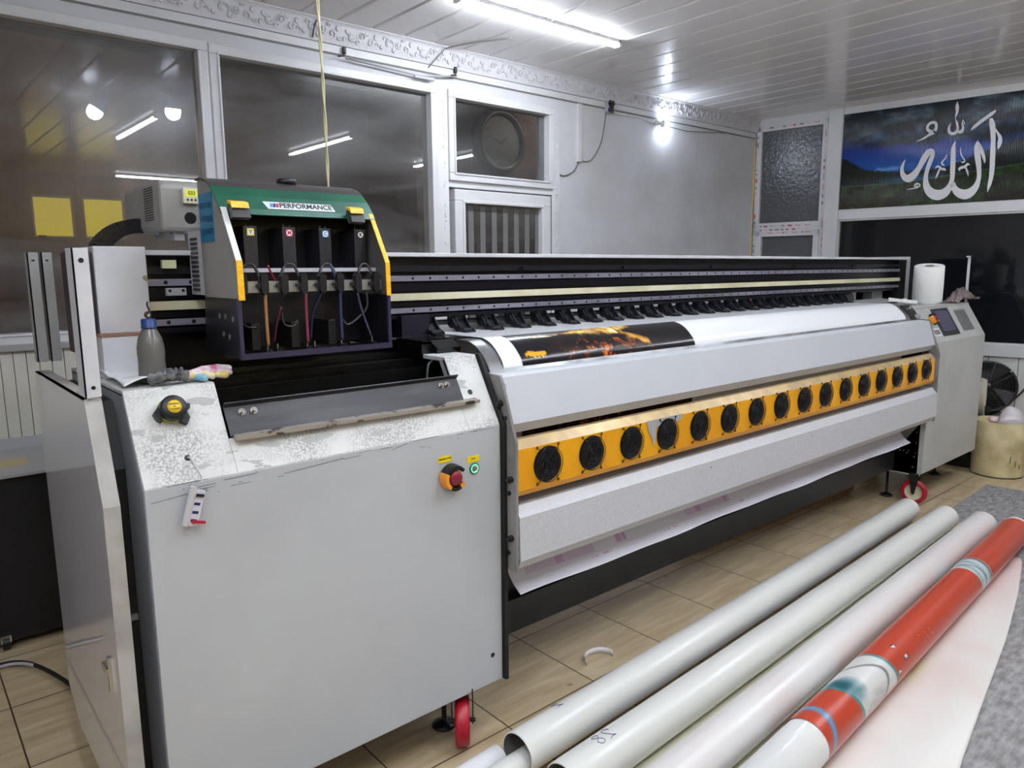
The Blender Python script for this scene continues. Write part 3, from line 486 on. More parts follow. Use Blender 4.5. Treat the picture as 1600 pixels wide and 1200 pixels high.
for pts, lab in (([(2.97, 3.42, 2.79), (2.86, 3.6, 2.79), (2.77, 3.775, 2.78), (2.74, 3.79, 2.76), (2.66, 3.83, 2.66)], 'thin grey cable looping from ceiling over the cornice'), ([(2.93, 3.08, 2.785), (2.90, 2.85, 2.79), (2.86, 2.72, 2.785), (2.8, 2.5, 2.79)], 'dark cable crossing the ceiling planks beside the lit batten')):
    tag(G().tube(smoothpts(pts), .004).build('cable', WIRE), lab, 'cable')
tag(G().tube(smoothpts([(1.93, 3.80, 2.775), (1.915, 3.80, 2.74), (1.912, 3.825, 2.69)]), .004).build('cable', DGREY), 'short dark cable end hanging over the cornice near the cord', 'cable')
for x, z, lab in ((2.10, 2.64, 'small black metal hook under the cornice, left one'), (2.86, 2.66, 'small black metal hook under the cornice above the small pane')):
    g = G(); g.box(x - .008, x + .008, 3.82, 3.84, z, z + .035); g.tube([(x, 3.825, z + .01), (x - .02, 3.80, z - .02), (x - .05, 3.81, z - .025)], .004); tag(g.build('wall_hook', BLACK), lab, 'hook')
tag(G().tube([(2.10, 3.815, 2.615), (2.6, 3.815, 2.598), (2.86, 3.812, 2.64)], .006).box(2.55, 2.69, 3.81, 3.825, 2.585, 2.60).build('curtain_rail', LGREY), 'broken thin curtain rail hanging between the two black hooks', 'rail')
# twisted cord down to the carriage
g = G(); n = 60
for ph in (0, math.pi):
    g.tube([(lerp(1.052, 1.088, i / n) + .0025 * math.cos(ph + i * .5) + .012 * math.sin(i / n * 3), 2.12 + .0025 * math.sin(ph + i * .5), lerp(2.795, 1.70, i / n)) for i in range(n + 1)], .0028, 6)
tag(g.build('hanging_cord', mat('cord_cream', (190, 182, 140), .5)), 'twisted cream cord hanging from the ceiling down to the printer carriage', 'cord')
# ================================================================ the printer
pr = thing('wide_format_printer', (2.9, 2.0, 0), 'long grey and white wide-format printer with a row of black fans on a yellow box', 'printer')
def worn_mat():
    m = mat('worn_paint', (206, 206, 203), .45); nt = m.node_tree; N = nt.nodes.new; L = nt.links.new; b = nt.nodes['Principled BSDF']
    tc = N('ShaderNodeTexCoord'); res = []
    for sc, lo, hi, det, st in ((5.5, .41, .58, 4, (1, 1.6, 1.6)), (210, .42, .60, 6, (1, 1, 1)), (16, .62, .64, 5, (.6, 2, 2)), (60, .60, .62, 2, (1, 1, 1))):
        mp = N('ShaderNodeMapping'); mp.inputs['Scale'].default_value = st; L(tc.outputs['Object'], mp.inputs[0])
        n = N('ShaderNodeTexNoise'); n.inputs['Scale'].default_value = sc; n.inputs['Detail'].default_value = det; L(mp.outputs[0], n.inputs[0])
        r = N('ShaderNodeMapRange'); r.inputs[1].default_value = lo; r.inputs[2].default_value = hi; L(n.outputs[0], r.inputs[0]); res.append(r.outputs[0])
    def M(op, a, b_): x = N('ShaderNodeMath'); x.operation = op; L(a, x.inputs[0]); (L(b_, x.inputs[1]) if not isinstance(b_, float) else setattr(x.inputs[1], 'default_value', b_)); return x.outputs[0]
    f = M('MAXIMUM', M('MULTIPLY', res[0], res[1]), M('MULTIPLY', res[2], .8)); f = M('MULTIPLY', f, .8)
    mx = N('ShaderNodeMix'); mx.data_type = 'RGBA'; L(f, mx.inputs[0]); mx.inputs[6].default_value = lin((208, 208, 205)); mx.inputs[7].default_value = lin((138, 137, 136)); L(mx.outputs[2], b.inputs['Base Color'])
    return m
WORN = worn_mat()
CHZ = [(1.655, 1.0), (1.77, 1.2)]
def chz(t, off=0):       # point on the sloped front of the end cabinets, t 0 bottom .. 1 top, off outwards
    a = Vector(CHZ[0]); b = Vector(CHZ[1]); d = (b - a); n = Vector((-d.y, d.x)).normalized(); p = a + d * t + n * off; return (p.x, p.y)
# --- left cabinet
g = G()
g.m = 0; g.box(.39, 1.378, 1.655, 1.668, .18, 1.0)
g.m = 1
def chp(g, x0, x1, t0, t1):
    g.px([chz(t0, 0), chz(t1, 0), chz(t1, -.014), chz(t0, -.014)], x0, x1)
chp(g, .39, .59, 0, 1); chp(g, .59, 1.262, 0, .38); chp(g, 1.262, 1.378, 0, 1)
g.box(.39, .59, 1.77, 2.32, 1.188, 1.201); g.box(1.262, 1.378, 1.77, 1.885, 1.19, 1.203)
g.m = 2; side = [(1.668, .18), (1.668, 1.0), (1.782, 1.195), (2.32, 1.195), (2.32, .18)]
g.px(side, .39, .40); g.px([(1.668, .18), (1.668, 1.0), (1.782, 1.195), (1.88, 1.195), (1.95, 1.0), (2.32, 1.0), (2.32, .18)], 1.366, 1.376)
g.px([chz(.38, -.002), chz(1, -.002), (1.80, 1.19), (1.72, 1.05)], .585, .59); g.px([chz(.38, -.002), chz(1, -.002), (1.80, 1.19), (1.72, 1.05)], 1.262, 1.267)
lc = g.build('cabinet', [PAINT, WORN, mat('side_grey', (150, 151, 154), .5)], pr, bevel=.002)
lc['label'] = 'left end cabinet with worn sloping top'
G().px([(1.640, .18), (1.640, 1.0), (1.755, 1.205), (1.78, 1.205), (1.68, 1.0), (1.68, .18)], 1.379, 1.391).build('gasket', RUBBER, pr)
g = G(); g.px([(1.80, .18), (1.80, 1.02), (1.86, 1.17), (2.3, 1.17), (2.3, .18)], .338, .389); g.m = 1; g.box(.345, .365, 1.70, 1.80, .2, .24)
g.build('inner_frame', [BLACK, DGREY], pr)
g = G(); g.box(.337, .366, 1.70, 1.71, .70, .712); g.build('hinge_bracket', MGREY, pr)
# round holes, cable hole
G().cyl((1.338, 1.6545, .273), (1.338, 1.6537, .273), .0075).build('port_hole', BLACK, lc)
p = chz(.5, .0006); q = chz(.5, 0); G().cyl((1.311, q[0], q[1]), (1.311, p[0], p[1]), .0085).build('port_hole', BLACK, lc)
p = chz(.245, .0006); q = chz(.245, 0); G().cyl((.491, q[0], q[1]), (.491, p[0], p[1]), .007).build('port_hole', BLACK, lc)
g = G(); rr = random.Random(11)      # scratches along the bend
for i in range(34):
    x = rr.uniform(.40, 1.3); z = rr.uniform(.965, 1.0); l = rr.uniform(.01, .09) if rr.random() < .35 else rr.uniform(.004, .012); g.add([(x, 1.6546, z), (x + l, 1.6546, z + l * .02), (x + l, 1.6546, z + l * .02 + .0012), (x, 1.6546, z + .0012)], [(0, 1, 2, 3)])
for x, z, l in ((.40, .968, .12), (.70, .978, .16), (1.0, .985, .05), (.51, .94, .0)): g.add([(x, 1.6545, z), (x + l, 1.6545, z + .01), (x + l, 1.6545, z + .0114), (x, 1.6545, z + .0014)], [(0, 1, 2, 3)])
o = g.build('scratches', MGREY, lc); o['kind'] = 'stuff'
# emergency stop on the left cabinet, with guard
def estop(x, y, z, n, par, s=1.0, hs=1.0):
    n = Vector(n).normalized(); c = Vector((x, y, z)); X = Vector((1, 0, 0)); U = n.cross(X).normalized() * -1
    if U.z < 0: U = -U
    def P(a, b, h): return c + X * a * s + U * b * s + n * h * s * hs
    root = G(); root.rev([(.001, .0), (.028 * s, 0), (.028 * s, .006), (.02 * s, .008)], c, n); b = root.build('emergency_stop', mat('stop_amber', (222, 140, 38), .3), par)
    g = G()
    for a0, a1, mi in ((35, 85, 1), (85, 150, 1), (150, 235, 0), (235, 300, 1), (300, 330, 0)):
        k = 8; g.m = mi; vs = []
        for i in range(k + 1):
            a = math.radians(lerp(a0, a1, i / k)); ca, sa = math.cos(a), math.sin(a)
            vs += [P(.023 * ca, .023 * sa, .004), P(.031 * ca, .031 * sa, .004), P(.021 * ca, .021 * sa, .034), P(.029 * ca, .029 * sa, .034)]
        fs = []
        for i in range(k):
            o, q = 4 * i, 4 * i + 4; fs += [(o + 1, o + 3, q + 3, q + 1), (o, q, q + 2, o + 2), (o + 2, q + 2, q + 3, o + 3)]
        fs += [(0, 2, 3, 1), (4 * k, 4 * k + 1, 4 * k + 3, 4 * k + 2)]; g.add(vs, fs)
    g.build('guard', [mat('guard_amber', (226, 146, 44), .3), BLACK], b)
    G().rev([(a * s, b * s * hs) for a, b in ((.011, .006), (.011, .02), (.0165, .022), (.0175, .03), (.015, .035), (.001, .036))], c, n).build('push_button', mat('stop_red', (128, 30, 48), .3), b)
    return b
estop(1.189, 1.655, .877, (0, -1, 0), pr, 1.25, .8)
g = G(); g.rev([(.017, 0), (.017, .003), (.0135, .004)], (1.277, 1.655, .884), (0, -1, 0)); g.m = 1; g.rev([(.0135, .0038), (.010, .0042)], (1.277, 1.655, .884), (0, -1, 0)); g.m = 2; g.rev([(.010, .004), (.0095, .0035), (.001, .0035)], (1.277, 1.655, .884), (0, -1, 0))
g.build('power_button', [mat('dark_green', (30, 110, 80), .3, .4), emat('green_ring', (120, 240, 180), 1.2), STEEL], pr)
SY = mat('sticker_yellow', (236, 206, 20), .4)
g = G(); g.box(1.149, 1.196, 1.6535, 1.655, .921, .939); g.m = 1; text_into(g, 'EMERGENCY STOP', .0052, lambda x, y, h: (1.173 + x, 1.6532 - h, .931 + y), .0001, .0002); g.build('yellow_label', [SY, BLACK], pr)
g = G(); g.box(1.252, 1.296, 1.6535, 1.655, .904, .922); g.m = 1; text_into(g, 'START', .0055, lambda x, y, h: (1.274 + x, 1.6532 - h, .914 + y), .0001, .0002); g.build('yellow_label', [SY, BLACK], pr)
# drip plate over the notch
g = G(); g.sheet([chz(.72, .02), chz(.70, .006), chz(.385, .006)], .593, 1.275, .003); g.m = 1; a = chz(.38, .004); g.px([(a[0] - .022, a[1] - .006), (a[0] - .022, a[1] + .003), (a[0] + .006, a[1] + .006), (a[0] + .006, a[1] - .004)], .60, 1.318)
dp = g.build('drip_plate', [BSTEEL, mat('worn_rail', (168, 160, 150), .4, .4, rgb2=(70, 60, 58), scale=30, lo=.55, hi=.6)], pr)
for x in (.633, .662, 1.213, 1.234):
    a = chz(.63, .006); b_ = chz(.63, .016); G().cyl((x, a[0], a[1]), (x, b_[0], b_[1]), .0055, n=6).cyl((x, a[0], a[1]), (x, chz(.63, .008)[0], chz(.63, .008)[1]), .009).build('bolt', CHROME, dp)
# ink tray interior
g = G(); g.box(.40, 1.37, 1.69, 2.32, 1.02, 1.04); g.box(.40, 1.366, 2.05, 2.07, 1.0, 1.20); g.box(.592, 1.262, 1.80, 1.812, 1.03, 1.125); g.box(.592, 1.262, 1.792, 1.82, 1.12, 1.13)
g.tube(smoothpts([(.60, 1.80, 1.127), (1.0, 1.80, 1.128), (1.19, 1.80, 1.13), (1.215, 1.80, 1.135), (1.235, 1.82, 1.175), (1.26, 1.83, 1.185)]), .006)
g.box(.592, 1.262, 1.88, 1.89, 1.03, 1.165); g.box(.62, 1.26, 1.93, 1.97, 1.03, 1.185); g.box(.5, 1.37, 2.0, 2.05, 1.05, 1.2)
g.box(.54, 1.39, 2.12, 2.16, 1.02, 1.312); g.box(1.262, 1.395, 1.89, 2.12, 1.0, 1.232); g.build('ink_tray', mat('inky_black', (8, 8, 9), .28, rgb2=(26, 26, 28), scale=90, lo=.62, hi=.68, bump=.12, bscale=50), pr)
# --- outer left end panel and posts
ENDP = mat('end_panel_gloss', (206, 207, 213), .3, rgb2=(198, 199, 206), scale=1.5, coat=1)
ENDP.node_tree.nodes['Principled BSDF'].inputs['Coat Roughness'].default_value = .03
g = G(); ep = [(1.635, .2), (1.635, .985), (1.715, 1.2), (2.32, 1.2), (2.32, .29), (2.2, .22)]
g.px(ep, .305, .312)
g.m = 1; fl = [(1.634, .2), (1.634, .985), (1.714, 1.2)]
g.sheet(fl, .305, .337, .003); g.box(.305, .337, 1.714, 2.32, 1.197, 1.2)
e_ = g.build('end_panel', [ENDP, DIRTY], pr)
g = G(); 
g.box(.306, .336, 1.70, 1.703, 1.205, 1.51); g.box(.306, .309, 1.70, 1.76, 1.205, 1.51); g.m = 1; g.cyl((.322, 1.6995, 1.485), (.322, 1.699, 1.485), .005); g.cyl((.322, 1.6995, 1.225), (.322, 1.699, 1.225), .004)
g.build('corner_post', [PAINT2, BLACK], pr)
for x0 in (.298, .328):
    g = G(); g.box(x0, x0 + .024, 2.2, 2.203, 1.235, 1.512); g.box(x0, x0 + .003, 2.2, 2.24, 1.235, 1.512); g.m = 1; g.box(x0 + .009, x0 + .016, 2.199, 2.2, 1.49, 1.494)
    g.build('corner_post', [MGREY if 0 else mat('post_grey', (140, 141, 142), .45), BLACK], pr)
g = G(); g.ring((.3035, 1.72, .61), (1, 0, 0), .012, .003, 16); g.box(.298, .305, 1.70, 1.715, .55, .63); g.box(.296, .304, 1.715, 1.76, .585, .6); g.build('latch', CHROME, pr)
# --- left column of the gantry
g = G(); g.py([(.417, 1.20), (.417, 1.525), (.537, 1.525), (.537, 1.33), (.525, 1.305), (.518, 1.20)], 2.055, 2.32); 
g.build('end_column', PAINT2, pr, bevel=.003)
g = G(); g.box(.405, .522, 1.99, 2.05, 1.203, 1.305); g.m = 1; g.box(.403, .524, 1.988, 2.05, 1.305, 1.310)
g.build('switch_box', [PAINT2, mat('brown_edge', (140, 98, 76), .6)], pr)
G().box(.388, .410, 2.06, 2.30, 1.25, 1.515).build('side_strip', mat('maroon_dark', (72, 52, 54), .5), pr)
G().cyl((.53, 2.056, 1.447), (.53, 2.05, 1.447), .006, n=6).build('bolt', STEEL, pr)
# --- gantry beam
g = G(); g.box(.535, 5.43, 2.12, 2.42, 1.302, 1.46); g.box(.535, 5.43, 2.16, 2.42, 1.46, 1.503); g.m = 1; g.box(.54, 5.36, 2.105, 2.13, 1.455, 1.475); g.m = 2; g.box(.54, 5.3, 2.14, 2.16, 1.475, 1.503)
bm_ = g.build('beam', [BEAMC, BLKMET, DGREY], pr)
G().box(.535, 5.40, 2.07, 2.45, 1.504, 1.517).build('top_cover', PAINT2, pr, bevel=.002)
for z0, z1 in ((1.424, 1.442), (1.318, 1.335)):
    g = G(); g.px([(2.12, z0), (2.094, z0), (2.094, z1), (2.12, z1)], .54, 5.30); g.m = 1; x = 1.37
    while x < 5.2: g.cyl((x, 2.0945, (z0 + z1) / 2), (x, 2.0932, (z0 + z1) / 2), .0046, n=10); x += .0702
    for x in (.59, .655): g.cyl((x, 2.0945, (z0 + z1) / 2), (x, 2.093, (z0 + z1) / 2), .0055, n=10)
    g.build('guide_rail', [mat('rail_steel', (158, 155, 170), .3, .35, rgb2=(128, 126, 140), scale=3, stretch=(1, 4, 4)), BLACK], pr)
G().box(.54, 5.30, 2.088, 2.12, 1.360, 1.383).build('scale_strip', CREAM, pr)
g = G(); g.box(.54, 5.3, 2.10, 2.12, 1.34, 1.355); g.box(.54, 5.3, 2.105, 2.12, 1.39, 1.42); g.box(.54, 5.2, 2.08, 2.12, 1.300, 1.312); g.build('cable_channel', BEAMC, pr)
for x in (1.87, 2.45, 3.1, 3.9, 4.6): g = G(); g.box(x - .008, x + .008, 2.09, 2.105, 1.458, 1.47); g.cyl((x - .014, 2.104, 1.462), (x - .014, 2.098, 1.462), .003, n=6); g.cyl((x + .014, 2.104, 1.462), (x + .014, 2.098, 1.462), .003, n=6); g.build('clip', BLKMET, pr)
g = G(); g.box(.583, .618, 2.085, 2.10, 1.470, 1.492); g.build('sensor_block', mat('lamp_cream', (210, 212, 170), .4), pr)
g = G(); g.box(.590, .640, 2.09, 2.105, 1.398, 1.418); g.m = 1; g.cyl((.598, 2.09, 1.411), (.598, 2.088, 1.411), .004); g.cyl((.632, 2.09, 1.411), (.632, 2.088, 1.411), .004); g.build('stopper', [LGREY, BLACK], pr)
g = G(); g.box(5.30, 5.42, 2.10, 2.42, 1.22, 1.50); g.build('beam_end', BLACK, pr)
G().box(5.42, 5.485, 2.10, 2.40, 1.21, 1.525).build('end_column', LGREY, pr, bevel=.003)
g = G(); g.px([(2.13, 1.29), (2.09, 1.29), (2.08, 1.25), (2.13, 1.24)], 4.50, 4.62); g.box(4.62, 5.3, 2.25, 2.3, 1.21, 1.3); g.build('bearing_block', BLKMET, pr)
G().box(4.66, 4.72, 2.12, 2.16, 1.22, 1.30).build('motor_bracket', LGREY, pr); G().box(5.0, 5.16, 2.14, 2.2, 1.22, 1.3).build('motor_bracket', LGREY, pr); G().px([(2.12, 1.23), (2.02, 1.23), (2.02, 1.238), (2.12, 1.25)], 4.66, 5.1).build('guide_plate', LGREY, pr)
g = G(); g.m = 0; g.box(1.30, 1.41, 2.06, 2.12, 1.235, 1.312); g.m = 1; g.cyl((1.1, 2.05, 1.238), (1.40, 2.05, 1.238), .006); g.build('beam_foot', [mat('foot_plum', (36, 34, 46), .35, .3), BLKMET], pr)
# --- pinch roller clamps
def clamp_parts(g, x):
    for dx in (-.024, .020):
        g.px([(2.115, 1.300), (2.085, 1.300), (2.055, 1.262), (2.03, 1.252), (2.03, 1.246), (2.075, 1.246), (2.115, 1.27)], x + dx, x + dx + .005)
    g.box(x - .024, x + .025, 2.09, 2.115, 1.286, 1.300); g.box(x - .020, x + .020, 2.02, 2.05, 1.244, 1.250); g.px([(2.10, 1.282), (2.094, 1.285), (2.06, 1.25), (2.066, 1.248)], x - .02, x + .02)
    g.px([(2.115, 1.298), (2.09, 1.298), (2.065, 1.268), (2.065, 1.258), (2.10, 1.258), (2.115, 1.27)], x - .034, x - .024)
    g.m = 1; g.cyl((x - .018, 2.045, 1.2505), (x + .018, 2.045, 1.2505), .009, n=12); g.m = 0
g = G(); clamp_parts(g, 0)
c0 = None; CLX = [1.425 + .1318 * i for i in range(24)]
for i, x in enumerate(CLX):
    if c0 is None:
        g.v = [(v[0] + x, v[1], v[2]) for v in g.v]; c0 = g.build('pinch_roller', [BLKMET, RUBBER], pr)
    else:
        c = c0.copy(); COL.objects.link(c); c.location = (x - CLX[0], 0, 0)
G().cyl((1.30, 2.118, 1.278), (4.55, 2.118, 1.278), .009).build('roller_shaft', DGREY, pr)
# --- side plates of the middle body
PL = [(1.600, .545), (1.600, .95), (1.615, .99), (1.662, 1.125), (1.672, 1.145), (1.76, 1.150), (1.80, 1.19), (2.3, 1.20), (2.3, .4), (1.76, .4), (1.66, .545)]
MPL = mat('side_plate_grey', (140, 139, 137), .5, rgb2=(106, 105, 103), scale=9, lo=.4, hi=.7)
sp = G().px(PL, 1.392, 1.402).build('side_plate', MPL, pr, bevel=.001)
for y, z in ((1.645, 1.02), (1.63, .79), (1.635, .60), (1.66, .70), (1.66, .92)): G().cyl((1.392, y, z), (1.385, y, z), .007, n=10).build('bolt', BLKMET, sp)
for z, y in ((1.062, 1.665), (.835, 1.62), (.65, 1.62)):
    g = G(); g.cyl((1.392, y, z), (1.378, y, z), .010, n=12); g.cyl((1.378, y, z), (1.372, y, z), .007, n=12); g.build('knob', BLACK, sp)
G().px(PL, 4.702, 4.714).build('side_plate', MPL, pr, bevel=.001)
# platen
PT = smoothpts([(1.695, 1.06), (1.715, 1.12), (1.745, 1.175), (1.785, 1.215), (1.83, 1.2355), (1.88, 1.239), (2.1, 1.239), (2.45, 1.239)], 5)
G().sheet(PT, 1.403, 4.70, -.004).build('platen', mat('platen_steel', (150, 150, 152), .3, .6, rgb2=(90, 90, 92), scale=4, stretch=(1, .4, 1)), pr, smooth=False)
g = G(); g.box(1.27, 1.47, 1.90, 2.12, 1.238, 1.243); g.px([(1.88, 1.12), (1.86, 1.22), (1.90, 1.243), (1.93, 1.243), (1.93, 1.12)], 1.30, 1.39); g.build('edge_plate', BLACKG, pr)
# front cover, heater box, lower panel
SPK = mat('speckled_white', (198, 199, 204), .38, rgb2=(190, 191, 195), scale=140, lo=.45, hi=.62, bump=.05, bscale=300)
g = G(); g.sheet([(1.745, 1.142), (1.675, 1.136), (1.632, 1.0), (1.650, .972), (1.70, .975)], 1.403, 4.702, -.004); g.box(1.403, 1.41, 1.66, 1.70, .98, 1.12); g.build('front_cover', mat('cover_paint', (186, 189, 195), .42, rgb2=(190, 192, 197), scale=3, bump=.04, bscale=260), pr)
HB = mat('heater_yellow', (234, 166, 12), .38, rgb2=(224, 154, 10), scale=3)
TAPE = mat('taped_top', (196, 170, 120), .3, .2, rgb2=(176, 150, 110), scale=14)
g = G(); g.m = 0; g.px([(1.606, .925), (1.604, .797), (1.614, .779), (1.65, .779), (1.65, .925)], 1.405, 4.655)
g.m = 1; g.px([(1.606, .925), (1.630, .951), (1.65, .951), (1.65, .925)], 1.405, 4.655)
g.m = 2; g.add([(2.005, 1.6025, .928), (2.02, 1.6025, .885), (2.04, 1.6025, .86), (2.045, 1.6025, .83), (2.06, 1.6025, .86), (2.06, 1.6025, .90), (2.2, 1.6025, .905), (2.22, 1.6025, .928)], [tuple(range(8))])
g.box(1.99, 2.3, 1.606, 1.655, .956, .9575) if 0 else None
g.m = 0; hb = g.build('heater_box', [HB, TAPE, LGREY], pr)
# sixteen fans
FAN = mat('fan_black', (16, 16, 22), .3); GR = mat('grill_wire', (30, 30, 34), .22, .5)
def fan_geo(cx, cz, yf=1.604):
    g = G(); g.m = 0; g.cyl((cx, yf, cz), (cx, yf - .0015, cz), .0575, n=36); g.m = 2; g.cyl((cx, yf - .0015, cz), (cx, yf - .007, cz), .017, n=20)
    for i in range(7):
        a = i * 2 * math.pi / 7; b = a + .55
        g.add([(cx + .018 * math.cos(a), yf - .002, cz + .018 * math.sin(a)), (cx + .052 * math.cos(a + .1), yf - .002, cz + .052 * math.sin(a + .1)), (cx + .052 * math.cos(b + .1), yf - .006, cz + .052 * math.sin(b + .1)), (cx + .018 * math.cos(b), yf - .006, cz + .018 * math.sin(b))], [(0, 1, 2, 3)])
    g.m = 1
    for r in (.0565, .049, .0415, .034, .0265, .019, .011): g.ring((cx, yf - .011, cz), (0, 1, 0), r, .0013, 32, 5)
    for a in (math.radians(52), math.radians(128)):
        ca, sa = math.cos(a), math.sin(a); g.tube([(cx - .072 * ca, yf - .003, cz - .072 * sa), (cx - .058 * ca, yf - .0095, cz - .058 * sa), (cx + .058 * ca, yf - .0095, cz + .058 * sa), (cx + .072 * ca, yf - .003, cz + .072 * sa)], .0014, 5)
        for s in (-1, 1): g.ring((cx + s * .073 * ca, yf - .003, cz + s * .073 * sa), (0, 1, 0), .0035, .0014, 12, 5)
    return g
f0 = fan_geo(1.525, .863).build('fan', [FAN, GR, BLACK], hb)
for i in range(1, 16):
    c = f0.copy(); COL.objects.link(c); c.location = (.19955 * i, 0, .0007 * i)
g = G(); g.sheet([(1.70, .742), (1.625, .742), (1.602, .714), (1.598, .578), (1.612, .553), (1.65, .553)], 1.405, 4.712, -.004); g.m = 1
for x in (2.4, 3.2, 4.0):
    for z in (.61, .69): g.cyl((x, 1.599, z), (x, 1.5965, z), .003, n=8)
g.m = 0; g.build('lower_panel', [SPK, DGREY], pr)
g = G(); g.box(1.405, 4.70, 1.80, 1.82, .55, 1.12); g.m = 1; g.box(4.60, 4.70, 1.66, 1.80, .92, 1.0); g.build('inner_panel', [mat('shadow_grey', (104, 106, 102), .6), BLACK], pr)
# underframe
g = G(); g.box(1.40, 4.73, 1.82, 1.98, .205, .325); g.m = 1; g.box(1.40, 4.73, 1.86, 2.05, .325, .40); g.build('base_beam', [mat('beam_dark', (44, 46, 50), .4, rgb2=(36, 38, 42), scale=4), BLACK], pr)  # black upper block puts the shade above the beam into colour
g = G(); g.m = 0; g.box(4.735, 4.745, 1.685, 1.92, .19, .56); g.box(4.5, 4.74, 1.84, 1.92, .2, .42)
for y, z in ((1.70, .53), (1.70, .455), (1.70, .39), (1.70, .325), (1.705, .30), (1.71, .235), (1.745, .44), (1.74, .39), (1.75, .32), (1.77, .33), (1.79, .43), (1.79, .33), (1.74, .335)):
    g.m = 1; g.cyl((4.735, y, z), (4.731, y, z), .006, n=8); g.m = 0
g.build('leg_frame', [BLKMET, CHROME], pr)
g = G(); g.box(.46, 1.38, 1.70, 2.3, .185, .21); g.box(1.0, 1.40, 1.70, 1.9, .19, .25); g.build('base_frame', BLKMET, pr)
def caster(x, y, ax, r=.076, wdt=.03):
    ax = Vector(ax).normalized(); up = Vector((0, 0, 1)); fwd = ax.cross(up)
    g = G(); c = Vector((x, y, r))
    cp = G(); 
    for s in (-1, 1):
        o = ax * s * (wdt / 2 + .008); v = []
        for dz, df in ((-.01, -.008), (-.01, .008), (.115, .03), (.115, -.03)):
            for t in (0, .004): v.append(c + o + ax * s * t + fwd * df + up * dz)
        cp.add(v, [(0, 2, 4, 6), (1, 7, 5, 3), (0, 1, 3, 2), (2, 3, 5, 4), (4, 5, 7, 6), (6, 7, 1, 0)])
    cp.rev([(.001, .113), (.034, .113), (.034, .122), (.001, .122)], c, (0, 0, 1)); cp.cyl(c - ax * (wdt / 2 + .018), c + ax * (wdt / 2 + .018), .007, n=8)
    b = cp.build('caster', BLKMET, pr)
    h = wdt / 2; g.rev([(.05, -h), (r - .006, -h), (r, -h * .6), (r, h * .6), (r - .006, h), (.047, h)], c, ax, 40); g.m = 1; g.rev([(.001, -h * .5), (.02, -h * .8), (.05, -h * .5), (.051, -h)], c, ax, 30); g.rev([(.001, h * .5), (.02, h * .8), (.05, h * .5), (.051, h)], c, ax, 30)
    g.build('wheel', [REDW, CREAM], b)
caster(1.242, 1.690, (.80, -.6, 0), wdt=.045); caster(4.755, 1.70, (1, .08, 0)); caster(.7, 2.2, (1, 0, 0)); caster(5.3, 2.2, (1, 0, 0))
def foot(x, y, top=.2):
    G().rev([(.001, 0), (.038, 0), (.04, .006), (.03, .014), (.012, .022), (.008, .025), (.008, top), (.001, top)], (x, y, 0)).build('levelling_foot', BLKMET, pr)
for x, y in ((4.80, 1.88), (5.55, 1.86), (1.25, 1.80), (.6, 1.9)): foot(x, y)
# --- right cabinet
g = G(); X0, X1 = 4.735, 5.66
g.box(X0, X1, 1.655, 1.668, .20, 1.0); g.px([chz(0), chz(1), chz(1, -.014), chz(0, -.014)], X0, X1); g.box(X0, X1, 1.77, 2.32, 1.198, 1.212); g.px(side, X0, X0 + .01); g.px(side, X1 - .01, X1); g.box(X0, X1, 2.3, 2.32, .2, 1.2)
rc = g.build('cabinet', mat('right_paint', (184, 185, 183), .45, rgb2=(174, 175, 172), scale=3), pr, bevel=.003); rc['label'] = 'right end cabinet with display'
def onch(g, x0, x1, t0, t1, h): g.px([chz(t0, 0), chz(t1, 0), chz(t1, h), chz(t0, h)], x0, x1)
g = G(); onch(g, 4.96, 5.235, .15, .96, .004); g.m = 1; onch(g, 5.0, 5.2, .28, .88, .0045); g.build('display', [DGREY, mat('lcd', (84, 82, 104), .25)], rc)
g = G(); onch(g, 5.325, 5.515, .22, .86, .003); g.m = 1
for i in range(4):
    for j in range(3): onch(g, 5.345 + i * .042, 5.372 + i * .042, .60 + j * .075, .64 + j * .075, .004)
onch(g, 5.37, 5.47, .45, .46, .004); g.build('keypad', [mat('keypad_grey', (112, 112, 112), .4), MGREY], rc)
a = chz(.66, 0); nn = Vector((0, CHZ[0][1] - CHZ[1][1], CHZ[1][0] - CHZ[0][0])); estop(4.91, a[0], a[1], tuple(nn), rc, 1.2, .7)
g = G(); onch(g, 4.83, 4.935, .18, .40, .003); g.m = 1
for i in range(3): onch(g, 4.845 + i * .03, 4.862 + i * .03, .22, .36, .0038)
g.build('white_label', [WHITE, BLACK], rc)
g = G(); g.px([(1.725, 1.150), (1.752, 1.196), (1.79, 1.231), (1.80, 1.222), (1.74, 1.15)], 4.585, 4.70); g.build('black_panel', BLACK, pr)
p = Vector((4.62, 1.765, 1.205)); G().cyl(p, p + nn * .08, .012).build('lock', CHROME, pr); p = Vector((4.67, 1.74, 1.158)); G().cyl(p, p + nn * .12, .016).cyl(p, p + nn * .14, .01).build('knob', LGREY, pr)
g = G(); g.box(5.632, 5.642, 1.775, 1.79, 1.212, 1.525); g.box(5.60, 5.642, 1.775, 1.79, 1.515, 1.525); g.build('corner_post', PAINT2, pr)
G().cyl((5.05, 1.93, 1.228), (5.16, 1.93, 1.228), .014).cyl((5.05, 1.90, 1.226), (5.05, 1.99, 1.226), .014).build('tension_roller', LGREY, pr)
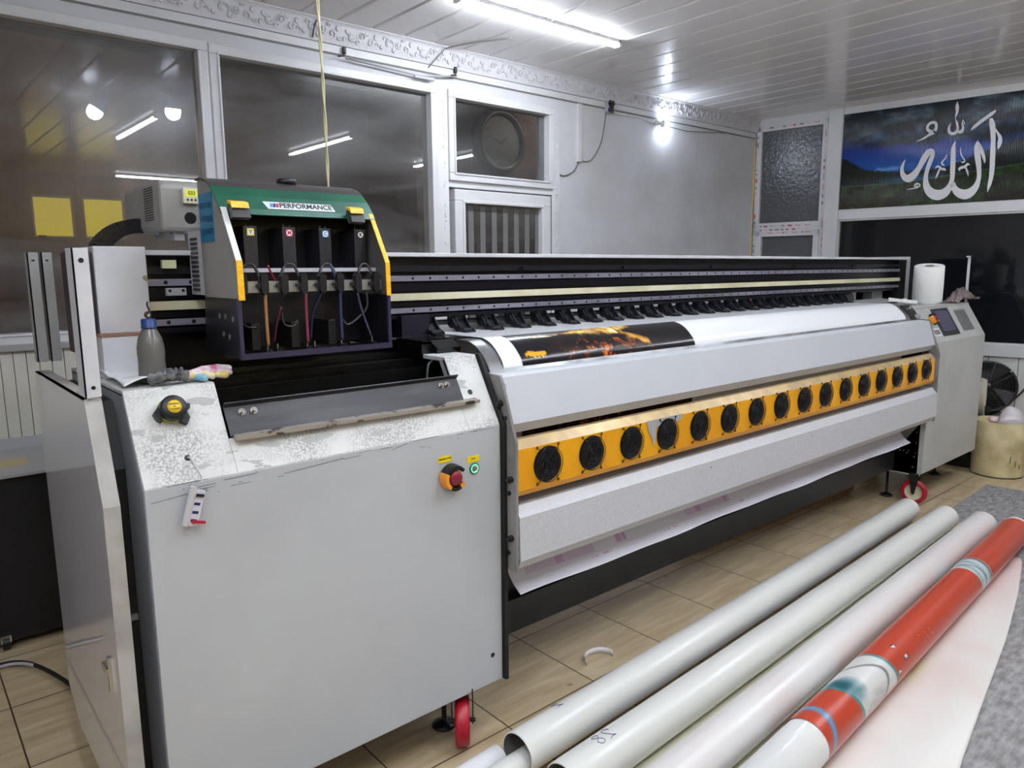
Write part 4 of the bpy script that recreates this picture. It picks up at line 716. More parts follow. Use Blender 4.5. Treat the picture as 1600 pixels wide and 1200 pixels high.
# ================================================================ carriage
XL, XR = .655, 1.075
ca = G(); ca.box(XL + .01, XR - .01, 1.965, 2.0, 1.25, 1.66); ca.build('carriage_back', BLACK, pr)
CAP = [(1.755, 1.395), (1.757, 1.48), (1.838, 1.612), (1.878, 1.652), (1.92, 1.680), (1.96, 1.69), (1.99, 1.69), (1.99, 1.395)]
g = G(); g.px(CAP, XL, XL + .006); lp = g.build('carriage_side', mat('carriage_grey', (136, 134, 130), .5, rgb2=(98, 96, 93), scale=6, lo=.4, hi=.75), pr, bevel=.001)
CLO = [(1.765, 1.25), (1.762, 1.395), (1.99, 1.395), (2.01, 1.25)]
g = G(); g.px(CLO, XL, XL + .006); g.px(CLO, XR - .006, XR); g.m = 1
for y, z in ((1.80, 1.345), (1.85, 1.35), (1.89, 1.35), (1.83, 1.30), (1.87, 1.305)): g.cyl((XL, y, z), (XL - .001, y, z), .007, n=12)
g.m = 2; g.box(XL - .001, XL + .008, 1.758, 1.765, 1.25, 1.395); g.box(XR - .008, XR + .001, 1.758, 1.765, 1.25, 1.395); g.box(XL, XR, 1.755, 1.768, 1.248, 1.262)
g.build('lower_chassis', [BLKMET, MGREY, mat('plum_edge', (58, 54, 78), .35, .3)], pr)
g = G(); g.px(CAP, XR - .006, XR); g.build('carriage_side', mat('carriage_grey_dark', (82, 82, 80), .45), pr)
# front edge flanges: white slope + yellow on the left, yellow all the way on the right
g = G(); g.sheet([(1.757, 1.485), (1.838, 1.614)], XL, XL + .014, .003); g.build('edge_trim', WHITE, lp)
YG = mat('yellow_glitter', (240, 176, 20), .35, rgb2=(252, 206, 70), scale=200, lo=.5, hi=.62)
g = G(); g.sheet([(1.755, 1.392), (1.757, 1.486)], XL, XL + .015, .003); g.build('edge_trim', YG, lp)
G().sheet([(1.755, 1.392), (1.757, 1.48), (1.838, 1.614)], XR - .013, XR, .003).build('edge_trim', YG, pr)
# blue film on the left side
g = G(); g.box(XL - .0012, XL, 1.885, 1.985, 1.535, 1.655); g.m = 1; rr = random.Random(4)
for r_ in range(3):
    for k in range(6): y = 1.895 + k * .015; z = 1.63 - r_ * .032; g.box(XL - .002, XL - .001, y, y + .006, z - .011 - rr.random() * .004, z + .002)
g.build('blue_film', [mat('blue_film', (30, 112, 150), .25), mat('film_dots', (12, 52, 78), .3)], lp)
# curved lid with the green band
TOPP = smoothpts([(1.896, 1.668), (1.92, 1.682), (1.955, 1.692), (1.985, 1.694), (2.0, 1.690)], 4)
G().sheet(TOPP, XL - .002, XR + .002, .003).build('lid', mat('lid_grey', (74, 70, 70), .35, .4), pr, smooth=False)
G().sheet([(1.828, 1.598), (1.838, 1.612), (1.868, 1.645), (1.896, 1.668)], XL - .002, XR + .002, .003).build('green_band', mat('green_paint', (10, 92, 64), .3, rgb2=(14, 76, 58), scale=5), pr)
G().rev([(.001, .0), (.026, 0), (.026, .014), (.02, .016), (.001, .016)], (.885, 1.965, 1.693)).build('lid_knob', BLACK, pr)
sl = (Vector((0, 1.868, 1.645)) - Vector((0, 1.838, 1.612))).normalized(); sn = Vector((0, -sl.z, sl.y))
def onband(x, t, h): p = Vector((0, 1.838, 1.612)) + sl * t + sn * (h + .0035); return (x, p.y, p.z)
g = G()
def quad_band(g, pts, h): g.add([onband(x, t, h) for x, t in pts], [(0, 1, 2, 3)])
for h in (.0006,):
    vs = [onband(x, t, hh) for hh in (0, h) for x, t in ((.776, .002), (.962, .002), (.957, .028), (.768, .028))]; g.add(vs, [(4, 5, 6, 7), (0, 1, 5, 4), (1, 2, 6, 5), (2, 3, 7, 6), (3, 0, 4, 7)])
g.m = 1; text_into(g, 'PERFORMANCE', .0235, lambda x, y, h: onband(.882 + x * .90 + y * .18, .0155 + y, .0008 + h), .0006, .0003)
for k, mi in enumerate((2, 3, 4)):
    g.m = mi; xx = .782 + k * .008; g.add([onband(xx, .008, .0009), onband(xx + .007, .008, .0009), onband(xx + .011, .022, .0009), onband(xx + .004, .022, .0009)], [(0, 1, 2, 3)])
g.build('name_label', [mat('label_silver', (208, 212, 214), .3), BLACK, mat('stripe_blue', (60, 140, 200), .3), mat('stripe_navy', (26, 50, 120), .3), mat('stripe_red', (190, 40, 50), .3)], pr)
for x0, x1 in ((.672, .716), (.99, 1.03)):
    g = G(); g.m = 0; vs = []
    g.px([(1.80, 1.590), (1.806, 1.618), (1.826, 1.626), (1.832, 1.612), (1.82, 1.585)], x0, x1); g.m = 1; g.px([(1.797, 1.612), (1.803, 1.626), (1.826, 1.631), (1.828, 1.626), (1.806, 1.618), (1.80, 1.612)], x0 - .003, x1 - .004)
    g.build('lid_latch', [MGREY if 0 else mat('latch_dark', (62, 62, 66), .4), YG], pr)
# ink cartridges
CRT = mat('cartridge_black', (30, 30, 36), .35); SHD = mat('cartridge_side', (14, 14, 16), .4)
for i, (x0, x1, letter, colr) in enumerate(((.709, .744, 'Y', (226, 214, 40)), (.810, .846, 'M', (200, 30, 80)), (.912, .947, 'C', (30, 130, 190)), (1.017, 1.053, 'K', (20, 20, 22)))):
    g = G(); g.box(x0, x1, 1.84, 1.93, 1.468, 1.572); g.cyl((x0 + .01, 1.855, 1.572), (x0 + .01, 1.855, 1.58), .003, n=8); g.cyl((x1 - .008, 1.855, 1.572), (x1 - .008, 1.855, 1.578), .003, n=8)
    ck = g.build('ink_cartridge', CRT, pr, bevel=.002)
    xc = (x0 + x1) / 2 + .001; g = G(); g.box(xc - .009, xc + .009, 1.839, 1.84, 1.549, 1.567); g.m = 1; g.cyl((xc, 1.839, 1.558), (xc, 1.8385, 1.558), .008, n=24); g.m = 2; text_into(g, letter, .013, lambda x, y, h: (xc + x, 1.8383 - h, 1.558 + y), .0005, .0002)
    g.build('colour_sticker', [mat('sticker_' + letter, colr, .4), WHITE, mat('sticker_ink_' + letter, colr if letter != 'Y' else (150, 140, 20), .4)], ck)
g = G(); g.box(XL + .006, XR - .006, 1.82, 1.83, 1.458, 1.468); g.build('cross_bar', mat('bar_white', (190, 188, 196), .4), pr)
g = G(); g.box(.683, 1.068, 1.79, 1.806, 1.408, 1.436); g.build('manifold', mat('manifold_alu', (168, 168, 168), .3, .6), pr)
G().box(XL + .006, XR - .006, 1.93, 1.955, 1.26, 1.60).build('inner_wall', mat('plum_dark', (14, 13, 20), .5), pr)
vx = [.677, .730, .781, .833, .885, .935, .988, 1.043]
for i, x in enumerate(vx):
    g = G(); g.py([(x - .009, 1.412), (x - .004, 1.403), (x + .004, 1.403), (x + .009, 1.412), (x + .009, 1.447), (x + .004, 1.455), (x - .004, 1.455), (x - .009, 1.447)], 1.772, 1.788)
    g.cyl((x - .013, 1.79, 1.425), (x - .013, 1.775, 1.425), .006, n=8); g.build('valve', BLKMET, pr)
HOSE = mat('hose_black', (24, 24, 26), .3)
for a, b_ in ((.677, .722), (.781, .826), (.885, .93), (.998, 1.04)):
    G().tube(smoothpts([(a - .004, 1.782, 1.42), (a, 1.79, 1.455), (a + .012, 1.80, 1.472), ((a + b_) / 2, 1.802, 1.478), (b_ - .008, 1.80, 1.474), (b_, 1.792, 1.45), (b_, 1.788, 1.425)], 4), .0038, 6).build('hose', HOSE, pr)
for pts, c, r in (([(.733, 1.785, 1.405), (.735, 1.79, 1.34), (.738, 1.795, 1.275)], (156, 112, 70), .0042), ([(.779, 1.80, 1.37), (.770, 1.81, 1.33), (.764, 1.82, 1.278)], (80, 16, 36), .003), ([(.75, 1.80, 1.475), (.76, 1.798, 1.45), (.772, 1.80, 1.43)], (110, 20, 40), .003),
                  ([(.840, 1.785, 1.405), (.842, 1.79, 1.34), (.845, 1.795, 1.275)], (128, 54, 66), .004), ([(.888, 1.79, 1.405), (.870, 1.81, 1.35), (.864, 1.82, 1.278)], (24, 26, 62), .0036),
                  ([(.938, 1.785, 1.405), (.940, 1.79, 1.34), (.944, 1.795, 1.275)], (52, 56, 100), .004), ([(.918, 1.80, 1.48), (.924, 1.795, 1.46), (.93, 1.79, 1.43)], (30, 32, 84), .003), ([(.992, 1.79, 1.40), (1.01, 1.80, 1.35), (1.036, 1.80, 1.278)], (70, 70, 96), .003),
                  ([(1.02, 1.79, 1.40), (1.025, 1.80, 1.36), (1.0, 1.81, 1.33), (.97, 1.81, 1.315), (.955, 1.81, 1.33)], (60, 60, 62), .003), ([(.66, 1.79, 1.405), (.672, 1.80, 1.35), (.69, 1.81, 1.325), (.72, 1.82, 1.32)], (30, 30, 32), .003), ([(.785, 1.81, 1.355), (.79, 1.81, 1.325), (.815, 1.81, 1.32), (.825, 1.81, 1.335)], (60, 60, 60), .002)):
    G().tube(smoothpts(pts, 5), r, 8).build('ink_tube', mat('tube_%d' % c[0], c, .35), pr)
for x in (.738, .764, .845, .866, .944, 1.038):
    g = G(); g.m = 0; g.cyl((x, 1.80, 1.278), (x, 1.80, 1.262), .0025, n=8); g.m = 1; g.box(x - .007, x + .009, 1.79, 1.81, 1.255, 1.266); g.cyl((x + .004, 1.79, 1.262), (x + .004, 1.787, 1.262), .005, n=8)
    g.build('print_head_port', [CHROME, BLKMET], pr)
for x in (.725, .83, .935): G().box(x - .018, x + .004, 1.82, 1.92, 1.262, 1.33).build('print_head', BLACK, pr, bevel=.002)
# electronics box left of the carriage
g = G(); g.px([(2.10, 1.567), (2.10, 1.690), (2.12, 1.700), (2.46, 1.700), (2.46, 1.575)], .595, .74) ; 
eb = g.build('electronics_box', mat('ebox_grey', (150, 148, 144), .4, rgb2=(136, 134, 130), scale=4), pr, bevel=.012)
g = G()
for i in range(8):
    for j in range(14): y = 2.17 + i * .011 - j * .0005; z = 1.60 + j * .0065; g.box(.5935, .595, y, y + .005, z, z + .003)
g.build('vent_slots', DGREY, eb)
g = G(); g.m = 0; g.box(.651, .691, 2.088, 2.10, 1.642, 1.682); g.m = 1; g.box(.657, .685, 2.0875, 2.088, 1.66, 1.677); g.m = 2; text_into(g, '033', .014, lambda x, y, h: (.672 + x * .9, 2.0873 - h, 1.6685 + y), .0003, .0002)
g.m = 3
for x in (.661, .671, .681): g.cyl((x, 2.088, 1.651), (x, 2.087, 1.651), .0032, n=10)
g.build('thermostat', [CREAM, mat('lcd_green', (206, 214, 60), .3, emit=(206, 214, 60), estr=.25), BLACK, DGREY], eb)
G().cyl((.668, 2.10, 1.604), (.668, 2.099, 1.604), .0155, n=28).build('cable_port', BLACK, eb)
g = G(); g.box(.595, .60, 2.30, 2.50, 1.575, 1.58); g.px([(2.12, 1.545), (2.12, 1.575), (2.3, 1.575), (2.3, 1.56)], .63, XL); g.cyl((.61, 2.2, 1.575), (.61, 2.2, 1.562), .004, n=8); g.cyl((.625, 2.14, 1.575), (.625, 2.14, 1.562), .004, n=8); g.build('box_bracket', LGREY, eb)
# cable chain from box over the column
g = G(); path = smoothpts([(.60, 2.34, 1.59), (.575, 2.34, 1.59), (.54, 2.34, 1.578), (.51, 2.34, 1.555), (.49, 2.34, 1.53), (.48, 2.34, 1.49)], 4)
for i in range(len(path) - 1):
    a = Vector(path[i]); b_ = Vector(path[i + 1]); d = (b_ - a).normalized(); n_ = Vector((-d.z, 0, d.x)) * .02
    for s0, s1 in ((2.30, 2.38),):
        v = [a - n_, a + n_, b_ + n_ * .98, b_ - n_ * .98]; vs = [(p.x, s0, p.z) for p in v] + [(p.x, s1, p.z) for p in v]; g.add(vs, [(0, 1, 2, 3), (7, 6, 5, 4), (0, 4, 5, 1), (1, 5, 6, 2), (2, 6, 7, 3), (3, 7, 4, 0)])
g.build('cable_chain', BLKMET, pr)
G().box(XL + .0, XL + .03, 1.99, 2.09, 1.40, 1.567).build('carriage_mount', LGREY, pr)
g = G()
for i in range(12): g.box(XL - .003, XL + .004, 2.02, 2.07, 1.41 + i * .012, 1.417 + i * .012)
g.build('heat_sink', DGREY, pr)
# ================================================================ printed banner in the machine
def banner():
    prof = [(2.52, 1.0), (2.515, 1.2), (2.46, 1.2435)] + [(p[0] - .0015, p[1] + .0035) for p in reversed(smoothpts([(1.735, 1.155), (1.745, 1.178), (1.785, 1.218), (1.83, 1.238), (1.88, 1.2405), (2.1, 1.2405), (2.45, 1.2405)], 8))]
    prof += smoothpts([(1.73, 1.145), (1.722, 1.05), (1.745, .9), (1.745, .7), (1.742, .58), (1.725, .505), (1.695, .46), (1.655, .432)], 6)
    pf = np.array(prof); seg = np.r_[0, np.cumsum(np.hypot(*np.diff(pf, axis=0).T))]; M_ = 340; tt = np.linspace(0, seg[-1], M_); Y = np.interp(tt, seg, pf[:, 0]); Z = np.interp(tt, seg, pf[:, 1])
    NX = 600; X = np.linspace(1.46, 4.52, NX); XX, TT = np.meshgrid(X, tt)
    icrest = np.argmax((Y < 1.85)); tstart = tt[icrest]; tend = tt[np.argmax(Z < .80)]
    c = np.zeros((M_, NX, 3)); c[:] = (232, 233, 236)
    u = (XX - 1.54); v = (TT - tstart)
    n1 = fbm(XX * 14, TT * 14 + 3, 1); n2 = fbm(XX * 45, TT * 45, 2); n3 = fbm(XX * 130, TT * 130, 8, 3)
    blk = mixc((14, 13, 17), (22, 19, 26), n1)
    # golden flame shape across the top of the print
    w1 = np.exp(-((v - .028 - .012 * np.sin(u * 9) - .02 * (n1 - .5)) / (.003 + .048 * np.clip((u - .25) / .2, 0, 1) * np.clip((.66 - u) / .2, 0, 1))) ** 2) * (u < .62) * (u > .05)
    w2 = np.exp(-((v - .025 - (u - .45) * .42 - .02 * (n2 - .5)) / .015) ** 2) * (u > .42) * (u < .66)
    fl = np.clip((np.maximum(w1, w2) * 1.2 + (n2 - .5) * .8) * 1.3 - .25, 0, 1)
    gold = mixc((150, 84, 12), (250, 226, 120), n2 * 1.9 - .45); gold = mixc(gold, (232, 236, 210), np.clip((n1 - .48) * 6, 0, 1) * (u < .52))
    blk = mixc(blk, gold, fl)
    em = np.clip((n2 - .45) * 7, 0, 1) * np.clip((v - .05) * 22, 0, 1) * np.clip(1 - np.abs(u - .42) / .30, 0, 1)
    ember = mixc((120, 34, 10), (244, 150, 40), np.clip((n3 - .4) * 4, 0, 1)); blk = mixc(blk, ember, em)
    e2 = np.clip((n2 - .50) * 7, 0, 1) * np.clip((v - .28) * 8, 0, 1); blk = mixc(blk, mixc((84, 30, 12), (170, 120, 40), n3), e2 * .7)
    blk = mixc(blk, (226, 170, 40), (np.hypot((u - .075) / .034, (v - .118) / .009) + (n2 - .5) * 3 < 1) * 1.0)
    msk = (XX > 1.54) & (XX < 2.465) & (TT > tstart) & (TT < tend)
    c = np.where(msk[..., None], blk, c)
    # pink nozzle test bars on the lower edge
    tb = TT - (seg[-1] - .155)
    low = (Z[:, None] < .56) & (XX > 0); c = np.where(low[..., None], np.array((222, 220, 230)), c)
    for (a, b, per) in ((1.53, 1.86, .0105), (1.97, 2.03, .007), (2.40, 2.72, .0105)):
        for k in range(int((b - a) / per)): 
            m_ = (np.abs(XX - (a + k * per)) < .0031) & (tb > .060) & (tb < .098); c = np.where(m_[..., None], np.array((204, 168, 200)), c)
    for a in (1.80, 2.2, 2.72, 3.1, 3.6): m_ = (XX > a) & (XX < a + .12) & (np.abs(tb - .118) < .004) & (n3 > .46); c = np.where(m_[..., None], np.array((190, 150, 170)), c)
    # gentle waviness of the free lower flap
    g = G(); vs = []
    for j in range(M_):
        for i in range(NX):
            wv = .004 * math.sin(X[i] * 5.3) + .003 * math.sin(X[i] * 13) if Z[j] < .6 else .0015 * math.sin(X[i] * 7) if Z[j] < 1.1 else 0
            vs.append((X[i], Y[j] + wv, Z[j]))
    fs = [(j * NX + i, j * NX + i + 1, (j + 1) * NX + i + 1, (j + 1) * NX + i) for j in range(M_ - 1) for i in range(NX - 1)]
    g.smooth = True; g.add(vs, fs)
    o = g.build('printed_banner', vmat('vinyl_print', .22, .5), cols=lina(c.reshape(-1, 3)))
    s = o.modifiers.new('thickness', 'SOLIDIFY'); s.thickness = .0006; s.offset = 0
    tag(o, 'white banner vinyl in the printer with a black and golden print emerging at its left', 'banner')
banner()
# ================================================================ rolls of banner vinyl on the floor
RM = mat('roll_vinyl', (222, 222, 217), .25, rgb2=(210, 210, 206), scale=2, stretch=(.4, 3, 3))
RM2 = mat('roll_vinyl_pinkish', (222, 220, 218), .25, rgb2=(217, 211, 209), scale=1.6)
CORE = mat('roll_inside', (112, 108, 102), .6)
def roll(y0, y1, r, label, x0=1.27, x1=4.40, m=RM, hollow=True, z=None, group='rolls of banner vinyl on the floor', name='vinyl_roll'):
    z = r + .007 if z is None else z
    A = Vector((x0, y0, z)); B = Vector((x1, y1, z)); ax = (B - A).normalized(); L_ = (B - A).length
    t = thing(name, tuple((A + B) / 2 - Vector((0, 0, z))), label, 'roll', group)
    g = G(); k = 24
    g.rev([(r - .004, 0), (r - .0005, 0), (r, .002)] + [(r * (1 + .008 * math.sin(i * 1.7)), L_ * i / k) for i in range(1, k - 1)] + [(r, L_ - .003), (r, L_), (r - .002, L_), (r - .004, L_)], A, ax, 40)
    g.build('wound_vinyl', m, t)
    g = G(); g.rev([(r - .004, 0), (r - .004, L_)], A, ax, 36); g.rev([(r - .022, L_ - .01), (.0, L_ - .01)], A, ax, 36); 
    g.build('roll_core', CORE, t)
    return t, A, B, ax
t1, A1, B1, ax1 = roll(1.463, 1.597, .0625, 'white vinyl roll lying nearest the printer, marked with a handwritten 2')
t2, A2, B2, ax2 = roll(1.276, 1.398, .065, 'white vinyl roll marked 28, second from the printer')
t3, A3, B3, ax3 = roll(1.078, 1.222, .068, 'white vinyl roll between the one marked 28 and the red printed roll', x0=1.3, x1=4.42, m=RM2)
PEN = mat('pen_ink', (60, 72, 120), .5)
def pen(strokes, A, ax, r, x, ang, size, par):
    up = Vector((0, 0, 1)); side = up.cross(ax).normalized()
    # writing runs around and along the roll; letters read from the far side
    g = G()
    for st in strokes:
        pts = []
        for (u, v) in smoothpts(st, 3):
            a = ang + v * size / r; d = up * math.cos(a) + side * math.sin(a); s = (x - A.x) / ax.x - u * size; pts.append(A + ax * s + d * (r + .0008))
        g.tube(pts, .0009, 4)
    g.build('handwriting', PEN, par)
two = [(0, .7), (.25, 1), (.55, .85), (.5, .5), (.2, .15), (0, .05), (.35, .08), (.6, 0)]
eight = [(1.5, .85), (1.25, 1), (1.0, .8), (1.2, .55), (1.5, .3), (1.3, .02), (1.0, .15), (1.1, .45), (1.45, .7), (1.5, .85)]
pen([two, [(.8, 0), (.82, .03)]], A1, ax1, .0632, 1.475, .10, .042, t1)
pen([two, eight], A2, ax2, .0657, 1.48, -.25, .045, t2)
# tubes telescoped out of the first roll's open end
tg = 'cores poking out beside the first roll'
g = G(); A = A1 + Vector((-.9, -.052, -.024)); ax = ax1; g.rev([(.001, 0), (.037, 0), (.037, 1.0), (.033, 1.02)], A, ax, 32); tag(g.build('vinyl_tube', RM), 'narrow white tube sticking out of the open end of the nearest roll', 'roll', tg)
g = G(); A = Vector((.35, 1.482, .038)); g.rev([(.0, 0), (.036, 0), (.036, .900), (.032, .905), (.032, .86), (0, .86)], A, Vector((1, .045, 0)), 32); tag(g.build('vinyl_tube', WHITE), 'short white tube lying left of the open end of the nearest roll', 'roll', tg)
# red printed roll
def red_roll():
    r = .071; A = Vector((1.93, .93, r + .009)); B = Vector((4.42, 1.068, r + .009)); ax = (B - A).normalized(); L_ = (B - A).length; up = Vector((0, 0, 1)); side = ax.cross(up).normalized()
    t = thing('printed_roll', tuple((A + B) / 2 - Vector((0, 0, r))), 'red printed banner roll with grey bands, nearest the viewer on the floor', 'roll')
    NU, NA = 520, 96; uu = np.linspace(0, L_, NU); aa = np.linspace(-math.pi, math.pi, NA); AA, UU = np.meshgrid(aa, uu); X = A.x + UU * ax.x
    n1 = fbm(X * 9, AA * 1.5 + 9, 4); n2 = fbm(X * 30, AA * 5 + 9, 6)
    c = np.empty(X.shape + (3,)); c[:] = (184, 66, 42)
    def sstep(a, b, x): t = np.clip((x - a) / (b - a), 0, 1); return t * t * (3 - 2 * t)
    # wavy grey bands
    for (xc, hw) in ((3.56, .085),):
        d = (X - xc - .01 * AA) / hw; k = 1 - sstep(.93, 1, np.abs(d)); b = mixc((196, 206, 210), (150, 170, 176), np.sin(d * 9 + AA * 2) * .5 + .5); b = mixc(b, (40, 40, 48), np.exp(-((d - .8) / .07) ** 2)); b = mixc(b, (70, 84, 92), np.exp(-((d + .3 - .25 * np.sin(AA * 1.4)) / .05) ** 2)); c = mixc(c, b, k)
    d = (X - 2.30 - .02 * AA) / .155; k = 1 - sstep(.95, 1, np.abs(d)); b = mixc((214, 214, 210), (160, 160, 158), np.clip((n1 - .5) * 3, 0, 1)); b = mixc(b, (24, 84, 96), np.clip(1.25 - np.hypot((d + .75) / .42, (AA - .5 + n1) / .9), 0, 1)); b = mixc(b, (40, 120, 120), np.exp(-((np.abs(d) - .93) / .05) ** 2)); b = mixc(b, (70, 70, 70), np.exp(-((d - .35 - .25 * np.sin(AA * 2.2)) / .05) ** 2) * .8); c = mixc(c, b, k)
    c = mixc(c, (90, 150, 196), np.exp(-((X - 1.975 - .028 * np.cos(AA * 1.2)) / .014) ** 2))
    for (xd, ad) in ((2.56, .3), (2.58, 1.0), (2.50, 1.35)): q = np.hypot((X - xd) / .016, (AA - ad) / .09); c = mixc(c, (50, 50, 60), (q < 1.15) * 1.0); c = mixc(c, (220, 220, 226), (q < .75) * 1.0)
    for k in range(9): xd = 2.74 + (k * 37 % 11) * .012; ad = .75 + (k * 53 % 17) * .04; c = mixc(c, (240, 160, 90), (np.hypot((X - xd) / .004, (AA - ad) / .03) < 1) * 1.0)
    c = mixc(c, (234, 224, 220), (X > 4.395) * 1.0)
    # tint of the print fading where it meets the sheet
    c = mixc(c, (214, 120, 104), np.clip((np.abs(AA) - 1.55) * 2, 0, .6) * (AA > 0))
    g = G(); g.smooth = True; vs = []
    for u in uu:
        for a in aa:
            d = up * math.cos(a) + side * math.sin(a); vs.append(A + ax * u + d * r)
    g.add(vs, [(j * NA + i, j * NA + i + 1, (j + 1) * NA + i + 1, (j + 1) * NA + i) for j in range(NU - 1) for i in range(NA - 1)])
    o = g.build('printed_vinyl', vmat('red_print', .3, .5), t, cols=lina(c.reshape(-1, 3)))
    g = G(); A0 = Vector((1.2, .889, r + .007)); g.rev([(.0, 0), (r - .002, 0), (r - .002, 3.2), (r - .02, 3.2), (0, 3.19)], A0, ax, 40); g.build('wound_vinyl', mat('glossy_white', (226, 226, 224), .12), t)
    return t
red_roll()
# loose sheets they lie on
def sheet_poly(name, pts, z, m, label, cat, wave=0.0, n=60, cols=None):
    # pts: list of (x, y0, y1) stations from left to right; a thin flexible sheet draped on the floor
    st = sorted(pts); X = np.linspace(st[0][0], st[-1][0], n); Y0 = np.interp(X, [p[0] for p in st], [p[1] for p in st]); Y1 = np.interp(X, [p[0] for p in st], [p[2] for p in st]); k = 24
    g = G(); g.smooth = True; vs = []; cs = []
    for i in range(n):
        for j in range(k + 1):
            f = j / k; y = lerp(Y0[i], Y1[i], f); zz = z + wave * max(0, math.sin(X[i] * 3.1 + f * 5)) * (.3 + f * .7) * math.sin(math.pi * min(1, f * 1.2 + .05)) ; vs.append((X[i], y, zz)); cs.append((X[i], y, f))
    g.add(vs, [(i * (k + 1) + j, (i + 1) * (k + 1) + j, (i + 1) * (k + 1) + j + 1, i * (k + 1) + j + 1) for i in range(n - 1) for j in range(k)])
    o = g.build(name, m, cols=None if cols is None else cols(np.array(cs)))
    s = o.modifiers.new('thickness', 'SOLIDIFY'); s.thickness = .0008; s.offset = 1
    return tag(o, label, cat)
def sheet_cols(c):
    x, y, f = c[:, 0], c[:, 1], c[:, 2]; n = fbm(x * 4, y * 6, 12); b = mixc((226, 224, 219), (218, 200, 194), np.clip((n - .4) * 2, 0, 1) * .8)
    b = mixc(b, (196, 204, 130), np.exp(-(((x - 2.72) / .13) ** 2 + ((f - .98) / .16) ** 2)) * .8); b = mixc(b, (226, 168, 164), np.clip((f - .82) * 4, 0, 1) * (x > 2.2) * .45); b = mixc(b, (226, 190, 186), np.clip((x - 3.4), 0, 1) * .7)
    return lina(b)
sheet_poly('loose_sheet', [(1.25, .40, .90), (2.0, .55, .93), (2.27, .626, .93), (2.68, .69, .95), (3.23, .775, .97), (3.73, .868, 1.0), (4.16, .965, 1.02), (4.22, .99, 1.02)], .006, vmat('sheet_print', .32), 'pinkish white loose sheet spreading on the floor from under the red roll', 'sheet', wave=.004, cols=sheet_cols)
sheet_poly('loose_sheet', [(1.5, 1.15, 1.40), (4.4, 1.25, 1.53)], .0025, mat('blue_sheet', (22, 30, 92), .35), 'dark blue sheet showing as a thin line between two white rolls', 'sheet')
sheet_poly('loose_sheet', [(1.5, 1.0, 1.26), (4.42, 1.08, 1.37)], .005, mat('cream_sheet', (226, 224, 200), .35), 'cream sheet showing as a strip between the roll marked 28 and the next', 'sheet')
FELT = mat('felt', (158, 156, 156), .95, rgb2=(116, 114, 114), scale=17, stretch=(1, 2.6, 1), lo=.36, hi=.66, detail=9, bump=.6, bscale=50)
g = G(); g.pz([(1.9, .95), (1.9, -.6), (5.6, -.6), (5.62, .2), (5.53, 1.53), (4.66, 1.50), (4.45, 1.1)], 0.0, .002); tag(g.build('felt_mat', FELT), 'grey felt mat spread on the tiles at the right', 'mat')
g = G(); g.rev([(.045, -.02), (.075, -.02), (.075, .02), (.045, .02), (.045, -.02)], (3.98, .83, .078), (-.4, .9, .0), 36); g.m = 1; g.rev([(.036, -.02), (.045, -.02), (.045, .02), (.036, .02), (.036, -.02)], (3.98, .83, .078), (-.4, .9, 0), 36)
tag(g.build('tape_roll', [mat('tape_grey', (150, 142, 134), .4), mat('tape_core', (120, 84, 74), .6)]), 'roll of tape standing on the felt beside the red roll, cut by the picture edge', 'tape')
g = G(); g.add([(3.42, .73, .004), (3.75, .80, .004), (3.9, .60, .006), (3.5, .5, .004), (3.42, .73, .0046), (3.75, .80, .0046), (3.9, .60, .0066), (3.5, .5, .0046)], [(0, 1, 2, 3), (7, 6, 5, 4), (0, 4, 5, 1), (1, 5, 6, 2), (2, 6, 7, 3), (3, 7, 4, 0)])
tag(g.build('paper_sheet', WHITE), 'white paper lying on the felt at the right edge of the picture', 'paper')
tag(G().rev([(.02, 0), (.04, 0), (.04, 1.68), (.02, 1.68)], (3.02, 2.18, .041), (1, -.06, 0), 24).build('cardboard_tube', mat('cardboard', (150, 104, 70), .6)), 'brown cardboard tube on the floor behind the printer beam', 'tube')
# curled strip on the tiles
g = G(); n = 26; vs = []
for i in range(n):
    a = lerp(-1.25, 2.1, i / (n - 1)); c = Vector((1.925, 1.745, 0)); p = c + Vector((-math.sin(a) * .052 + .012 * i / n, math.cos(a) * .052, 0)); p = Vector((1.92 + .062 * math.cos(a + .9), 1.735 + .05 * math.sin(a + .9), 0)); vs += [(p.x, p.y, .001), (p.x, p.y, .025)]
g.smooth = True; g.add(vs, [(2 * i, 2 * i + 2, 2 * i + 3, 2 * i + 1) for i in range(n - 1)]); o = g.build('paper_strip', WHITE); s = o.modifiers.new('t', 'SOLIDIFY'); s.thickness = .0007
tag(o, 'curled white paper strip standing on the tiles beside the nearest roll', 'strip')
# ================================================================ left: black case, cables
t = thing('equipment_case', (-.3, 3.6, 0), 'black case on small wheels against the boarding at far left', 'case')
G().box(-1.2, .72, 3.33, 3.80, .03, .69).build('case_body', mat('case_black', (8, 8, 12), .5, rgb2=(12, 12, 18), scale=3), t, bevel=.004)
g = G(); g.box(-1.2, .72, 3.30, 3.82, .69, .70); g.m = 1; g.box(-1.2, .72, 3.80, 3.826, .70, .745); g.m = 2; g.box(.30, .40, 3.45, 3.6, .70, .7012); g.build('case_top', [mat('ledge_grey', (150, 150, 150), .5), LGREY, mat('masking_tape', (170, 156, 120), .7)], t)
for x in (.245, -.9):
    g = G(); g.cyl((x - .012, 3.34, .028), (x + .012, 3.34, .028), .028, n=20); g.m = 1; g.box(x - .018, x + .018, 3.325, 3.37, .03, .06); g.build('castor_wheel', [BLACK, CHROME], t)
g = G(); g.cyl((.22, 3.70, .72), (.22, 3.70, .735), .008); tag(g.build('wing_nut', CHROME), 'small chrome wing nut lying on top of the black case', 'nut')
